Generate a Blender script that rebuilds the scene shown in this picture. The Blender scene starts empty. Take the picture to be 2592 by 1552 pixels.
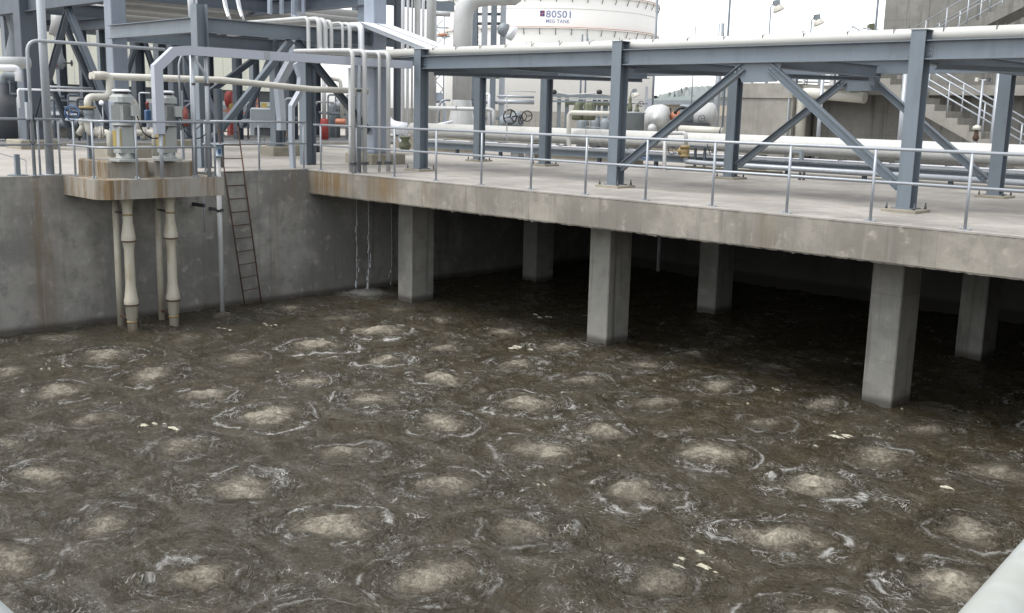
import bpy, math, random
import numpy as np
from mathutils import Vector, Matrix
R_ = math.radians
random.seed(7)
sc = bpy.context.scene
COL = sc.collection
# ------------------------------------------------------------------ camera
W, H = 2592, 1552
YAW, PIT, ROL, FPX = -0.77037, -0.1847, 0.02386, 2619.6
CAM = np.array([22.217, -15.339, 1.524])
fw = np.array([math.sin(YAW)*math.cos(PIT), math.cos(YAW)*math.cos(PIT), math.sin(PIT)])
r0 = np.array([math.cos(YAW), -math.sin(YAW), 0.0]); u0 = np.cross(r0, fw)
cr, sr = math.cos(ROL), math.sin(ROL)
rt = cr*r0 + sr*u0; up = -sr*r0 + cr*u0
cd = bpy.data.cameras.new('camera'); cam = bpy.data.objects.new('camera', cd); COL.objects.link(cam)
M = Matrix.Identity(4)
for i in range(3):
    M[i][0] = rt[i]; M[i][1] = up[i]; M[i][2] = -fw[i]; M[i][3] = CAM[i]
cam.matrix_world = M
cd.sensor_width = 36; cd.lens = FPX/W*36; cd.clip_start = 0.05; cd.clip_end = 3000
sc.camera = cam
# ------------------------------------------------------------------ world, sun, exposure (overcast)
SUN_EL, SUN_AZ = R_(62), R_(200)      # azimuth clockwise from +Y
wd = bpy.data.worlds.new('World'); sc.world = wd; wd.use_nodes = True
nt = wd.node_tree; nt.nodes.clear()
sky = nt.nodes.new('ShaderNodeTexSky'); sky.sky_type = 'NISHITA'; sky.sun_disc = False
sky.sun_elevation = SUN_EL; sky.sun_rotation = SUN_AZ
sky.air_density = 1.0; sky.dust_density = 1.5; sky.ozone_density = 1.0
hs = nt.nodes.new('ShaderNodeHueSaturation'); hs.inputs['Saturation'].default_value = 0.12
bg = nt.nodes.new('ShaderNodeBackground'); bg.inputs['Strength'].default_value = 0.15
wo = nt.nodes.new('ShaderNodeOutputWorld')
nt.links.new(sky.outputs[0], hs.inputs['Color']); nt.links.new(hs.outputs[0], bg.inputs['Color']); nt.links.new(bg.outputs[0], wo.inputs[0])
sd = bpy.data.lights.new('sun', 'SUN'); sd.energy = 1.0; sd.angle = R_(25); sd.color = (1.0, 0.97, 0.93)
so = bpy.data.objects.new('sun', sd); COL.objects.link(so)
sv = Vector((math.sin(SUN_AZ)*math.cos(SUN_EL), math.cos(SUN_AZ)*math.cos(SUN_EL), math.sin(SUN_EL)))
so.rotation_euler = (-sv).to_track_quat('-Z', 'Y').to_euler()
vs = sc.view_settings; vs.view_transform = 'Standard'; vs.look = 'None'; vs.gamma = 1; vs.use_curve_mapping = False
vs.exposure = 1.3
sc.cycles.max_bounces = 7; sc.cycles.diffuse_bounces = 2

# ------------------------------------------------------------------ helpers
def at(px, py, X=None, Y=None, Z=None, D=None):
    """the point of the place seen at photo pixel px,py on a real plane X=, Y= or Z= (or at depth D)"""
    d = fw + rt*(px-W/2)/FPX - up*(py-H/2)/FPX
    if D is not None: t = D
    elif X is not None: t = (X-CAM[0])/d[0]
    elif Y is not None: t = (Y-CAM[1])/d[1]
    else: t = (Z-CAM[2])/d[2]
    return Vector(CAM + d*t)
ORG = {}
def tag(o, label=None, cat=None, group=None, kind=None):
    if label: o['label'] = label
    if cat: o['category'] = cat
    if group: o['group'] = group
    if kind: o['kind'] = kind
    return o
def thing(name, label, cat, loc=(0, 0, 0), group=None):
    o = bpy.data.objects.new(name, None); COL.objects.link(o); o.location = loc
    o.empty_display_size = 0.2
    ORG[o] = Vector(loc)
    return tag(o, label, cat, group)

class MB:
    def __init__(s): s.v = []; s.f = []; s.sm = []
    def add(s, vs, fs, smooth=False):
        b = len(s.v); s.v += [tuple(v) for v in vs]; s.f += [tuple(b+i for i in f) for f in fs]; s.sm += [smooth]*len(fs); return s
    def box(s, a, b):
        x0, y0, z0 = [min(p, q) for p, q in zip(a, b)]; x1, y1, z1 = [max(p, q) for p, q in zip(a, b)]
        return s.add([(x0,y0,z0),(x1,y0,z0),(x1,y1,z0),(x0,y1,z0),(x0,y0,z1),(x1,y0,z1),(x1,y1,z1),(x0,y1,z1)],
                     [(0,3,2,1),(4,5,6,7),(0,1,5,4),(1,2,6,5),(2,3,7,6),(3,0,4,7)])
    def bbox(s, c, w, d, h, bev=0.02, rz=0):
        """box standing on c with chamfered vertical and top edges"""
        x, y, z = c; pts = []
        def ring(i, zz):
            a, b = w/2-i, d/2-i
            k = bev
            return [(-a+k,-b),(a-k,-b),(a,-b+k),(a,b-k),(a-k,b),(-a+k,b),(-a,b-k),(-a,-b+k)], zz
        cs, sn = math.cos(rz), math.sin(rz)
        for i, zz in ((0, 0), (0, h-bev), (bev*0.8, h)):
            rg, q = ring(i, zz)
            pts += [(x+p[0]*cs-p[1]*sn, y+p[0]*sn+p[1]*cs, z+q) for p in rg]
        fs = []
        for l in (0, 8):
            for k in range(8): fs.append((l+k, l+(k+1) % 8, l+8+(k+1) % 8, l+8+k))
        fs += [tuple(range(16, 24)), tuple(range(7, -1, -1))]
        return s.add(pts, fs)
    def sweep(s, pts, prof, upv=(0, 0, 1), smooth=False, cap=True):
        """sweep a closed 2D profile (a,b) along pts; b follows upv"""
        pts = [Vector(p) for p in pts]; n = len(pts); m = len(prof); vs = []
        upv = Vector(upv)
        for i, p in enumerate(pts):
            t = ((pts[min(i+1, n-1)]-p).normalized() + (p-pts[max(i-1, 0)]).normalized())
            t = t.normalized()
            a = t.cross(upv)
            if a.length < 1e-4: a = t.cross(Vector((1, 0, 0)))
            a.normalize(); b = a.cross(t).normalized()
            k = 1.0
            if 0 < i < n-1:
                c = (pts[i+1]-p).normalized().dot(t); k = 1/max(c, 0.5)
                bend = (pts[i+1]-p).normalized()-(p-pts[i-1]).normalized()
                if bend.length > 1e-4:
                    bend.normalize()
                    vs += [tuple(p + (lambda o: o + bend*o.dot(bend)*(k-1))(a*q[0]+b*q[1])) for q in prof]; continue
            vs += [tuple(p + a*q[0] + b*q[1]) for q in prof]
        fs = []
        for i in range(n-1):
            for j in range(m): fs.append((i*m+j, i*m+(j+1) % m, (i+1)*m+(j+1) % m, (i+1)*m+j))
        base = len(s.v); s.add(vs, fs, smooth)
        if cap: 
            s.f += [tuple(base+i for i in range(m-1, -1, -1)), tuple(base+(n-1)*m+i for i in range(m))]; s.sm += [False, False]
        return s
    def tube(s, pts, r, seg=12, bend=0, cap=True):
        pts = [Vector(p) for p in pts]
        if bend and len(pts) > 2:
            q = [pts[0]]
            for i in range(1, len(pts)-1):
                a, p, b = pts[i-1], pts[i], pts[i+1]
                d1 = (a-p); d2 = (b-p); k = min(bend, d1.length*0.48, d2.length*0.48)
                p1 = p+d1.normalized()*k; p2 = p+d2.normalized()*k
                for t in np.linspace(0, 1, 7): q.append(p1*(1-t)**2 + p*2*t*(1-t) + p2*t*t)
            q.append(pts[-1]); pts = q
        # parallel transport
        n = len(pts); T = [(pts[min(i+1, n-1)]-pts[max(i-1, 0)]).normalized() for i in range(n)]
        a = T[0].orthogonal().normalized(); vs = []
        for i in range(n):
            a = (a - T[i]*a.dot(T[i])).normalized(); b = T[i].cross(a)
            vs += [tuple(pts[i] + (a*math.cos(2*math.pi*k/seg) + b*math.sin(2*math.pi*k/seg))*r) for k in range(seg)]
        fs = [(i*seg+j, i*seg+(j+1) % seg, (i+1)*seg+(j+1) % seg, (i+1)*seg+j) for i in range(n-1) for j in range(seg)]
        base = len(s.v); s.add(vs, fs, True)
        if cap: s.f += [tuple(base+i for i in range(seg-1, -1, -1)), tuple(base+(n-1)*seg+i for i in range(seg))]; s.sm += [False, False]
        return s
    def lathe(s, c, prof, axis=(0, 0, 1), seg=24):
        """prof = [(radius, distance along axis)]"""
        c = Vector(c); ax = Vector(axis).normalized(); a = ax.orthogonal().normalized(); b = ax.cross(a); vs = []
        for r, h in prof:
            vs += [tuple(c + ax*h + (a*math.cos(2*math.pi*k/seg)+b*math.sin(2*math.pi*k/seg))*max(r, 1e-4)) for k in range(seg)]
        n = len(prof)
        fs = [(i*seg+j, i*seg+(j+1) % seg, (i+1)*seg+(j+1) % seg, (i+1)*seg+j) for i in range(n-1) for j in range(seg)]
        base = len(s.v); s.add(vs, fs, True)
        s.f += [tuple(base+i for i in range(seg-1, -1, -1)), tuple(base+(n-1)*seg+i for i in range(seg))]; s.sm += [False, False]
        return s
    def hbeam(s, p0, p1, w=.25, h=.25, tf=.018, tw=.014, upv=(0, 0, 1)):
        a, b, t, f = w/2, h/2, tw/2, tf
        prof = [(-a,-b),(a,-b),(a,-b+f),(t,-b+f),(t,b-f),(a,b-f),(a,b),(-a,b),(-a,b-f),(-t,b-f),(-t,-b+f),(-a,-b+f)]
        return s.sweep([p0, p1], prof, upv)
    def rect(s, pts, w, h, upv=(0, 0, 1)):
        a, b = w/2, h/2
        return s.sweep(pts, [(-a,-b),(a,-b),(a,b),(-a,b)], upv)
    def bolts(s, pts, r=.018, l=.05, axis=(0, 0, 1)):
        for p in pts: s.lathe(p, [(r, 0), (r, l*.5), (r*.6, l*.5), (r*.6, l)], axis, 6)
        return s
    def build(s, name, mat, parent=None, label=None, cat=None, group=None, kind=None):
        v = np.array(s.v, dtype=float); lo, hi = v.min(0), v.max(0)
        c = Vector(((lo[0]+hi[0])/2, (lo[1]+hi[1])/2, lo[2])) if parent is None else Vector((lo+hi)/2)
        me = bpy.data.meshes.new(name)
        me.from_pydata([tuple(p) for p in (v-np.array(c))], [], s.f)
        me.polygons.foreach_set('use_smooth', s.sm)
        me.materials.append(mat)
        import bmesh
        bm = bmesh.new(); bm.from_mesh(me); bmesh.ops.recalc_face_normals(bm, faces=bm.faces); bm.to_mesh(me); bm.free()
        me.update()
        o = bpy.data.objects.new(name, me); COL.objects.link(o)
        if parent is not None:
            o.parent = parent; o.location = c - ORG[parent]
        else: o.location = c
        ORG[o] = c
        return tag(o, label, cat, group, kind)

# ------------------------------------------------------------------ materials
def newmat(name):
    m = bpy.data.materials.new(name); m.use_nodes = True; n = m.node_tree; n.nodes.clear()
    out = n.nodes.new('ShaderNodeOutputMaterial'); b = n.nodes.new('ShaderNodeBsdfPrincipled')
    n.links.new(b.outputs[0], out.inputs[0]); return m, n, b
def N(n, t, **k):
    x = n.nodes.new('ShaderNode'+t)
    for a, b in k.items():
        if a in x.inputs.keys(): x.inputs[a].default_value = b
        else: setattr(x, a, b)
    return x
def L(n, a, b): n.links.new(a, b)
def math_(n, op, a, b=None, c=None, clamp=False):
    x = n.nodes.new('ShaderNodeMath'); x.operation = op; x.use_clamp = clamp
    for i, q in enumerate((a, b, c)):
        if q is None: continue
        if isinstance(q, (int, float)): x.inputs[i].default_value = q
        else: n.links.new(q, x.inputs[i])
    return x.outputs[0]
def sstep(n, x, a, b):
    m = n.nodes.new('ShaderNodeMapRange'); m.interpolation_type = 'SMOOTHSTEP'
    n.links.new(x, m.inputs['Value']); m.inputs['From Min'].default_value = a; m.inputs['From Max'].default_value = b
    return m.outputs[0]
def mixc(n, f, a, b):
    x = n.nodes.new('ShaderNodeMix'); x.data_type = 'RGBA'
    if isinstance(f, (int, float)): x.inputs[0].default_value = f
    else: n.links.new(f, x.inputs[0])
    for s_, q in ((6, a), (7, b)):
        if isinstance(q, tuple): x.inputs[s_].default_value = (*q, 1)
        else: n.links.new(q, x.inputs[s_])
    return x.outputs[2]
def wpos(n, scale=(1, 1, 1)):
    g = n.nodes.new('ShaderNodeNewGeometry'); m = n.nodes.new('ShaderNodeVectorMath'); m.operation = 'MULTIPLY'
    n.links.new(g.outputs['Position'], m.inputs[0]); m.inputs[1].default_value = scale
    return m.outputs[0], g
def noise(n, vec, scale, detail=4, rough=.55, dist=0):
    x = N(n, 'TexNoise'); x.inputs['Scale'].default_value = scale; x.inputs['Detail'].default_value = detail
    x.inputs['Roughness'].default_value = rough; x.inputs['Distortion'].default_value = dist
    n.links.new(vec, x.inputs['Vector']); return x.outputs['Fac']
def paint(name, col, rough=.45, dirt=.25, dirtcol=None, metal=0.0, bump=.02):
    m, n, b = newmat(name); p, g = wpos(n); ps, _ = wpos(n, (6, 6, .6))
    a = noise(n, p, 1.7, 5); s_ = noise(n, ps, 2.0, 4); f = noise(n, p, 25, 3)
    dc = dirtcol or tuple(c*.55 for c in col)
    k = math_(n, 'MULTIPLY', sstep(n, math_(n, 'ADD', math_(n, 'MULTIPLY', a, .6), math_(n, 'MULTIPLY', s_, .5)), .5, .75), dirt)
    c = mixc(n, k, col, dc)
    c = mixc(n, math_(n, 'MULTIPLY', sstep(n, f, .55, .8), dirt*.4), c, dc)
    L(n, c, b.inputs['Base Color']); b.inputs['Roughness'].default_value = rough; b.inputs['Metallic'].default_value = metal
    L(n, math_(n, 'ADD', rough-.08, math_(n, 'MULTIPLY', a, .2)), b.inputs['Roughness'])
    bp = N(n, 'Bump'); bp.inputs['Strength'].default_value = bump*5; bp.inputs['Distance'].default_value = .01; L(n, f, bp.inputs['Height']); L(n, bp.outputs[0], b.inputs['Normal'])
    return m
STEEL = paint('grey_blue_steel_paint', (.132, .160, .188), .42, .35)
STEELD = paint('dark_steel_paint', (.068, .084, .106), .5, .35)
STEELM = paint('mid_grey_steel_paint', (.165, .195, .24), .45, .3)
STEELL = paint('pale_blue_grey_steel_paint', (.27, .31, .37), .45, .3)
GALV = paint('galvanised_steel', (.325, .35, .38), .38, .35, (.22, .24, .27), .25)
CREAM = paint('cream_pipe_paint', (.50, .49, .44), .42, .3, (.30, .27, .21))
PIPEG = paint('grey_white_pipe_paint', (.44, .45, .45), .42, .35, (.26, .26, .25))
CLAD = paint('bright_cladding', (.72, .74, .78), .35, .2, (.45, .46, .48), .2)
WHITE = paint('white_tank_paint', (.74, .74, .71), .5, .25, (.60, .58, .52))
PUMPG = paint('pump_grey_paint', (.33, .35, .34), .4, .35, (.24, .24, .22))
YELLOW = paint('yellow_paint', (.34, .26, .08), .5, .5)
BLUE = paint('blue_paint', (.04, .10, .22), .45, .2)
RED = paint('red_paint', (.25, .065, .055), .45, .3)
ORANGE = paint('orange_paint', (.50, .20, .12), .5, .2)
BRASS = paint('rusty_yellow_flange_paint', (.27, .20, .09), .6, .7, (.11, .07, .04))
RUST = paint('rusty_iron', (.065, .038, .028), .8, .7, (.13, .06, .03))
BLACK = paint('black_rubber', (.02, .02, .022), .5, .3)
GREEN = paint('dark_green_paint', (.09, .10, .06), .5, .3)
TRUNKW = paint('yellowed_white_pump_column_paint', (.47, .45, .37), .5, .55, (.22, .15, .06))
HALLC = paint('cream_wall_cladding', (.66, .67, .58), .6, .12)
DARKM = paint('dark_metal_machinery', (.05, .058, .068), .55, .5, (.10, .085, .07))
MIDM = paint('mid_grey_machinery_paint', (.20, .23, .25), .5, .4)
HANDR = paint('worn_handrail_galvanising', (.33, .365, .365), .45, .6, (.22, .21, .18))
LETT = paint('faded_blue_lettering_paint', (.16, .20, .36), .6, .4, (.35, .38, .5))
LOGOP = paint('dark_purple_logo_paint', (.07, .04, .16), .6, .2)
ROOFM = paint('grey_green_roof', (.15, .18, .175), .8, .15)
BEIGE = paint('beige_far_wall', (.5, .44, .36), .8, .1)
DRED = paint('dull_red_paint', (.30, .045, .04), .55, .4)
REDL = paint('red_brown_ring_paint', (.42, .20, .12), .6, .5)
FLAKE = paint('pale_scum', (.40, .385, .30), .8, .4)

def concrete(name, col, streak=.5, brown=None, joints=None, wet=None, bump=.35, dark=(.12, .115, .10), blot=.5, speckle=.3):
    m, n, b = newmat(name); p, g = wpos(n); ps, _ = wpos(n, (4.5, 4.5, .22)); pf, _ = wpos(n, (14, 14, .7))
    big = noise(n, p, .55, 5, .6); mid = noise(n, p, 3.0, 6, .65); fine = noise(n, p, 40, 4, .7)
    st = noise(n, ps, 1.0, 5, .6, .3); sf = noise(n, pf, 1.0, 4, .6)
    sep = N(n, 'SeparateXYZ'); L(n, g.outputs['Position'], sep.inputs[0])
    c = mixc(n, math_(n, 'MULTIPLY', sstep(n, big, .38, .62), blot), col, tuple(q*.60 for q in col))
    c = mixc(n, math_(n, 'MULTIPLY', sstep(n, mid, .48, .68), blot*.8), c, tuple(q*.62 for q in col))
    c = mixc(n, math_(n, 'MULTIPLY', sstep(n, mid, .45, .28), blot*.8), c, tuple(min(q*1.28, .8) for q in col))
    c = mixc(n, math_(n, 'MULTIPLY', sstep(n, st, .52, .72), streak), c, dark)
    c = mixc(n, math_(n, 'MULTIPLY', sstep(n, sf, .55, .8), streak*.45), c, tuple(min(q*1.35, .8) for q in col))
    if brown:
        for axis, ctr, wid, z0, z1, amt in brown:
            q = math_(n, 'ABSOLUTE', math_(n, 'SUBTRACT', sep.outputs[axis], ctr))
            q = math_(n, 'ADD', q, math_(n, 'MULTIPLY', math_(n, 'SUBTRACT', mid, .5), wid*1.2))
            k = sstep(n, q, wid, wid*.25)
            zz = sstep(n, sep.outputs[2], z0, z1)
            k = math_(n, 'MULTIPLY', math_(n, 'MULTIPLY', k, zz), math_(n, 'MULTIPLY', sstep(n, math_(n, 'ADD', math_(n, 'MULTIPLY', sf, .55), math_(n, 'MULTIPLY', st, .45)), .40, .56), amt))
            c = mixc(n, k, c, (.165, .112, .055))
    if joints:
        for axis, step, off, w_ in joints:
            q = math_(n, 'FRACT', math_(n, 'DIVIDE', math_(n, 'ADD', sep.outputs[axis], off), step))
            q = math_(n, 'LESS_THAN', q, w_/step)
            c = mixc(n, math_(n, 'MULTIPLY', q, math_(n, 'MULTIPLY', sstep(n, big, .3, .6), .45)), c, tuple(t*.5 for t in col))
    if wet:
        z = math_(n, 'ADD', sep.outputs[2], math_(n, 'MULTIPLY', math_(n, 'SUBTRACT', mid, .5), .12))
        c = mixc(n, math_(n, 'MULTIPLY', sstep(n, z, wet+.12, wet-.03), .75), c, (.035, .030, .022))
    c = mixc(n, math_(n, 'MULTIPLY', sstep(n, fine, .58, .75), speckle), c, tuple(t*.5 for t in col))
    L(n, c, b.inputs['Base Color']); b.inputs['Roughness'].default_value = .85
    bp = N(n, 'Bump'); bp.inputs['Strength'].default_value = bump; bp.inputs['Distance'].default_value = .02
    L(n, math_(n, 'ADD', math_(n, 'MULTIPLY', fine, .4), mid), bp.inputs['Height']); L(n, bp.outputs[0], b.inputs['Normal'])
    return m
WL = -3.287
C_WALL = concrete('pond_wall_concrete', (.29, .284, .264), .5, brown=[(1, -6.7, .42, -5, -3.4, .42), (1, -8.4, .25, -5, -3.4, .2), (1, -.45, .25, -1.6, -.2, .35), (1, -.95, .07, -5, -3, .25), (1, -3.0, .08, -2.9, -3.3, .5)],
                  joints=[(2, 1.22, .3, .02), (1, 2.44, .2, .015)], wet=WL+.09, bump=.3, blot=1.1)
C_BACK = concrete('shade_darkened_wall_concrete', (.10, .10, .092), .5, wet=WL+.3)  # back wall: under-deck shade painted in as a darker base colour, wet band at waterline
C_SLAB = concrete('slab_edge_concrete', (.285, .265, .228), .75, brown=[(0, .9, 1.3, -.9, -.3, 1.0), (0, 3.0, .9, -.9, -.3, .85), (0, 4.6, .3, -.9, -.3, .5), (0, 13.2, .25, -.9, -.3, .3)], joints=[(0, 1.83, .4, .018)], bump=.4, blot=1.0)
C_COL = concrete('pond_column_concrete', (.30, .295, .268), .8, wet=WL+.10, joints=[(2, 1.15, .2, .02)], bump=.4, blot=.75)
C_DECK = concrete('deck_concrete', (.335, .315, .288), 0.0, bump=.12, blot=.75, joints=[(0, 4.85, .6, .014), (1, 3.75, .1, .014)], speckle=.12, dark=(.2, .18, .15))
C_PLAT = concrete('platform_concrete', (.31, .295, .26), .35, brown=[(1, -5.9, .5, -9, -8, 1.0), (1, -4.9, .25, -9, -8, .85), (1, -3.75, .28, -9, -8, .8), (1, -4.35, .16, -9, -8, .5)], bump=.4)
C_BLDG = concrete('weathered_building_concrete', (.20, .197, .18), 1.0, dark=(.06, .06, .055), bump=.4, joints=[(2, 1.3, .2, .02)])
C_BLDL = concrete('pale_building_concrete', (.26, .25, .225), .35, bump=.3, joints=[(2, 1.7, -.5, .03)])
C_BASE = concrete('foundation_concrete', (.27, .25, .20), .2, bump=.3)
C_KERB = concrete('kerb_concrete', (.36, .345, .31), .1, bump=.15)
C_ROAD = concrete('road_surface', (.15, .155, .16), 0.0, bump=.1, blot=.3)
C_GRND = concrete('yard_ground_concrete', (.33, .31, .28), 0.0, bump=.15, blot=.3)
C_HILL = concrete('far_hill_vegetation', (.19, .215, .212), 0.0, bump=.2, blot=.35, speckle=.2)
# ================================================================== ground, road, pond
PX1, PY0, PY1 = 21.83, -14.90, 11.2
me = bpy.data.meshes.new('ground')
B = 1300
hx0, hx1, hy0, hy1 = -.4, PX1+.4, PY0-.4, PY1+.4
gv = [(-B,-B,0),(B,-B,0),(B,B,0),(-B,B,0),(hx0,hy0,0),(hx1,hy0,0),(hx1,hy1,0),(hx0,hy1,0)]
me.from_pydata(gv, [], [(0,1,5,4),(1,2,6,5),(2,3,7,6),(3,0,4,7)]); me.materials.append(C_GRND)
tag(bpy.data.objects.new('ground', me), kind='structure'); COL.objects.link(bpy.data.objects['ground'])
# yard slab right by the pond (same level as the deck), then a road strip running north-south
def sheet(name, pts, z, mat):
    m_ = bpy.data.meshes.new(name); m_.from_pydata([(x, y, z) for x, y in pts], [], [tuple(range(len(pts)))]); m_.materials.append(mat)
    o = bpy.data.objects.new(name, m_); COL.objects.link(o); return tag(o, kind='structure')
sheet('road', [(-24, -160), (-15.2, -160), (-15.2, 160), (-24, 160)], .004, C_ROAD)
for x in (-15.1, -24.2):
    MB().box((x, -160, 0), (x+.12, 160, .12)).build('kerb', C_KERB, kind='structure')
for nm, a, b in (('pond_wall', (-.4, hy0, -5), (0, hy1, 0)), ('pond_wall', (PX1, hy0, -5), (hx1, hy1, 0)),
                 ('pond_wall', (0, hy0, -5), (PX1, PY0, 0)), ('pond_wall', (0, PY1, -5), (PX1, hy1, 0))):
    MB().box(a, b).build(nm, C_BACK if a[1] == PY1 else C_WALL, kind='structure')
MB().box((0, PY0, -5.2), (PX1, PY1, -5.0)).build('pond_floor', C_WALL, kind='structure')
# deck slab over the far part of the pond: worn lower lip
mb = MB(); n_ = 420; T = .624; rnd = random.Random(3); vs = []
for i in range(n_+1):
    x = PX1*i/n_; j = rnd.gauss(0, .006) + (.03 if rnd.random() < .02 else 0)
    vs += [(x, 0, -.035), (x, .0, -.3), (x, .004, -T+.03), (x, .02+abs(j)*.5, -T-j), (x, .2, -T), (x, PY1, -T), (x, PY1, -.035)]
fs = [(i*7+k, (i+1)*7+k, (i+1)*7+(k+1) % 7, i*7+(k+1) % 7) for i in range(n_) for k in range(7)]
fs += [tuple(range(7)), tuple(n_*7+k for k in range(6, -1, -1))]
mb.add(vs, fs).build('deck_slab', C_SLAB, kind='structure')
mb = MB(); vs = []
for i in range(n_+1):
    x = PX1*i/n_; j = rnd.gauss(0, .003)
    vs += [(x, -.008+j, -.035), (x, -.008+j, -.008), (x, .006+j, 0), (x, PY1, 0), (x, PY1, -.035)]
fs = [(i*5+k, (i+1)*5+k, (i+1)*5+(k+1) % 5, i*5+(k+1) % 5) for i in range(n_) for k in range(5)]
mb.add(vs, fs).build('deck_surface', C_DECK, kind='structure')
MB().box((2.0, 9.75, 0), (PX1, 9.9, .05)).build('deck_joint_strip', paint('dark_joint', (.12, .11, .09), .9, .5), kind='structure')

for row, (ya, yb, word) in enumerate(((1.45, 2.2, 'front'), (6.35, 7.1, 'back'))):
    for k in range(3):
        x = ((1.81, 8.18, 14.45), (1.55, 7.66, 14.13))[row][k]
        mb = MB(); xc, yc = x+.275, (ya+yb)/2
        mb.bbox((xc, yc, -5), .55, yb-ya, 5-T, .02)
        w = [['slim square concrete column under the deck edge, nearest the dripping water', 'concrete column under the middle of the deck edge, standing in brown water', 'large pale concrete column standing in water below the right of the deck edge'],
             ['dim concrete column far under the deck, left one of the back row', 'dim concrete column in the shade behind the middle front column', 'dim concrete column in the shade, right one of the back row']][row][k]
        mb.build('concrete_column', C_COL, None, w, 'column', 'concrete columns under the deck')

# ------------------------------------------------------------------ pump platform
P0 = thing('pump_platform', 'rust stained concrete platform with plinth jutting from the pond wall below two pumps', 'platform', (0, -4.8, -.4))
MB().add([(.0,-6.2,-.40),(1.55,-6.2,-.40),(1.75,-6.0,-.40),(1.75,-3.42,-.40),(0,-3.42,-.40),(0,-6.2,-.002),(1.55,-6.2,-.002),(1.75,-6.0,-.002),(1.75,-3.42,-.002),(0,-3.42,-.002)],
         [(4,3,2,1,0),(5,6,7,8,9),(0,1,6,5),(1,2,7,6),(2,3,8,7),(3,4,9,8),(4,0,5,9)]).build('slab', C_PLAT, P0)
MB().bbox((.42, -5.29, -.002), 1.35, .95, .35, .03).build('plinth', C_PLAT, P0)
MB().bbox((.42, -4.18, -.002), 1.35, 1.0, .33, .03).build('plinth', C_PLAT, P0)
MB().bbox((.30, -4.75, -.002), .9, .14, .26, .02).build('plinth', C_PLAT, P0)

# ================================================================== water
BO = [(140,822,.5),(255,865,.9),(370,910,.8),(140,950,.9),(240,1015,.7),(520,960,1.1),(600,870,.7),(425,1092,.8),(85,1155,.8),(600,1180,1.3),(230,1275,.9),(450,1395,1.0),
      (660,1015,1.1),(730,925,.9),(775,840,1.1),(690,750,.7),(820,772,.7),(900,970,1.2),(925,878,1.0),(925,805,1.2),(1065,778,.6),(1062,845,.7),(1060,920,1.0),(1072,1025,1.2),(835,1105,1.1),
      (1075,1182,1.0),(830,1270,1.1),(1065,1395,1.1),(1225,810,.7),(1265,885,1.1),(1265,980,1.2),(1290,1100,1.2),(1295,1280,1.0),(1360,845,.7),(1405,925,1.0),(1450,1045,1.0),(1540,1195,1.2),
      (1590,1410,.8),(1600,975,1.0),(1540,885,.6),(1665,860,.6),(1735,935,.8),(1720,1110,1.2),(1850,1030,.8),(1855,1300,1.1),(1980,985,.7),(1990,1190,1.3),(1870,890,.5),(2140,1115,.7),
      (2240,1045,.5),(2380,1290,.8),(2275,1420,1.4),(10,903,.6),(15,1070,.8),(540,765,.5),(455,822,.4),(885,712,.6),(1780,822,.4),(950,752,.4),(2440,1150,.5),(0,1370,.7)]
bp_ = []
for x, y, s_ in BO:
    q = at(x*1.0456, y*1.0456, Z=WL); bp_.append((q.x, q.y, s_))
nd = 0.05
xs = np.arange(0, PX1+.001, nd); ys = np.arange(PY0, PY1+.001, nd)
X, Y = np.meshgrid(xs, ys)
# extra boils where the photograph does not look, on the same kind of spacing
rg = np.random.RandomState(5)
for _ in range(4000):
    a, b = rg.uniform(.5, PX1-.5), rg.uniform(PY0+.5, PY1-.5)
    q = np.array([a, b, WL])-CAM; z = q@fw; u, v = W/2+FPX*(q@rt)/z, H/2-FPX*(q@up)/z
    if z > 0 and -60 < u < W+60 and 0 < v < H+40: continue
    if all((a-c[0])**2+(b-c[1])**2 > 1.25**2 for c in bp_): bp_.append((a, b, rg.uniform(.5, 1.1)))
bp_ = np.array(bp_); bp_[:, 2] = bp_[:, 2]*rg.uniform(.65, 1.3, len(bp_))
rs = np.random.RandomState(11)
def vnoise(x, y, seed):
    xi = np.floor(x).astype(int); yi = np.floor(y).astype(int); fx, fy = x-xi, y-yi
    fx = fx*fx*(3-2*fx); fy = fy*fy*(3-2*fy)
    def h(i, j):
        k = (i*374761393 + j*668265263 + seed*974634777) & 0x7fffffff
        k = ((k ^ (k >> 13))*1274126177) & 0x7fffffff
        return ((k ^ (k >> 16)) & 0xffff)/65535.
    return (h(xi, yi)*(1-fx)+h(xi+1, yi)*fx)*(1-fy) + (h(xi, yi+1)*(1-fx)+h(xi+1, yi+1)*fx)*fy
wx = (vnoise(X*1.1, Y*1.1, 1)-.5)*.9 + (vnoise(X*3, Y*3, 3)-.5)*.3; wy = (vnoise(X*1.1, Y*1.1, 2)-.5)*.9 + (vnoise(X*3, Y*3, 4)-.5)*.3
d1 = np.full(X.shape, 99.); d2 = np.full(X.shape, 99.); idx = np.zeros(X.shape, int)
for i, (a, b, s_) in enumerate(bp_):
    d = np.hypot(X+wx*.45-a, Y+wy*.45-b)
    closer = d < d1
    d2 = np.where(closer, d1, np.minimum(d2, d)); idx = np.where(closer, i, idx); d1 = np.where(closer, d, d1)
ax_, ay_, as_ = bp_[idx, 0], bp_[idx, 1], bp_[idx, 2]
TH = np.arctan2(Y-ay_, X-ax_)
z = np.zeros(X.shape)
z += as_*.058*np.exp(-(d1/(.22+.08*as_))**2)*(0.5+.8*vnoise(X*5, Y*5, 9)) + as_*.03*np.exp(-(d1/.3)**2)*(vnoise(X*14, Y*14, 19)-.5) 
z += as_*.022*np.exp(-((d1-.62)/.10)**2)
z += as_*.020*np.sin(d1*19+vnoise(X*2, Y*2, 8)*6)*np.exp(-d1/.7)
ed = np.clip((d2-d1)/.16, 0, 9)
z -= .006*np.exp(-ed**2)
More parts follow.
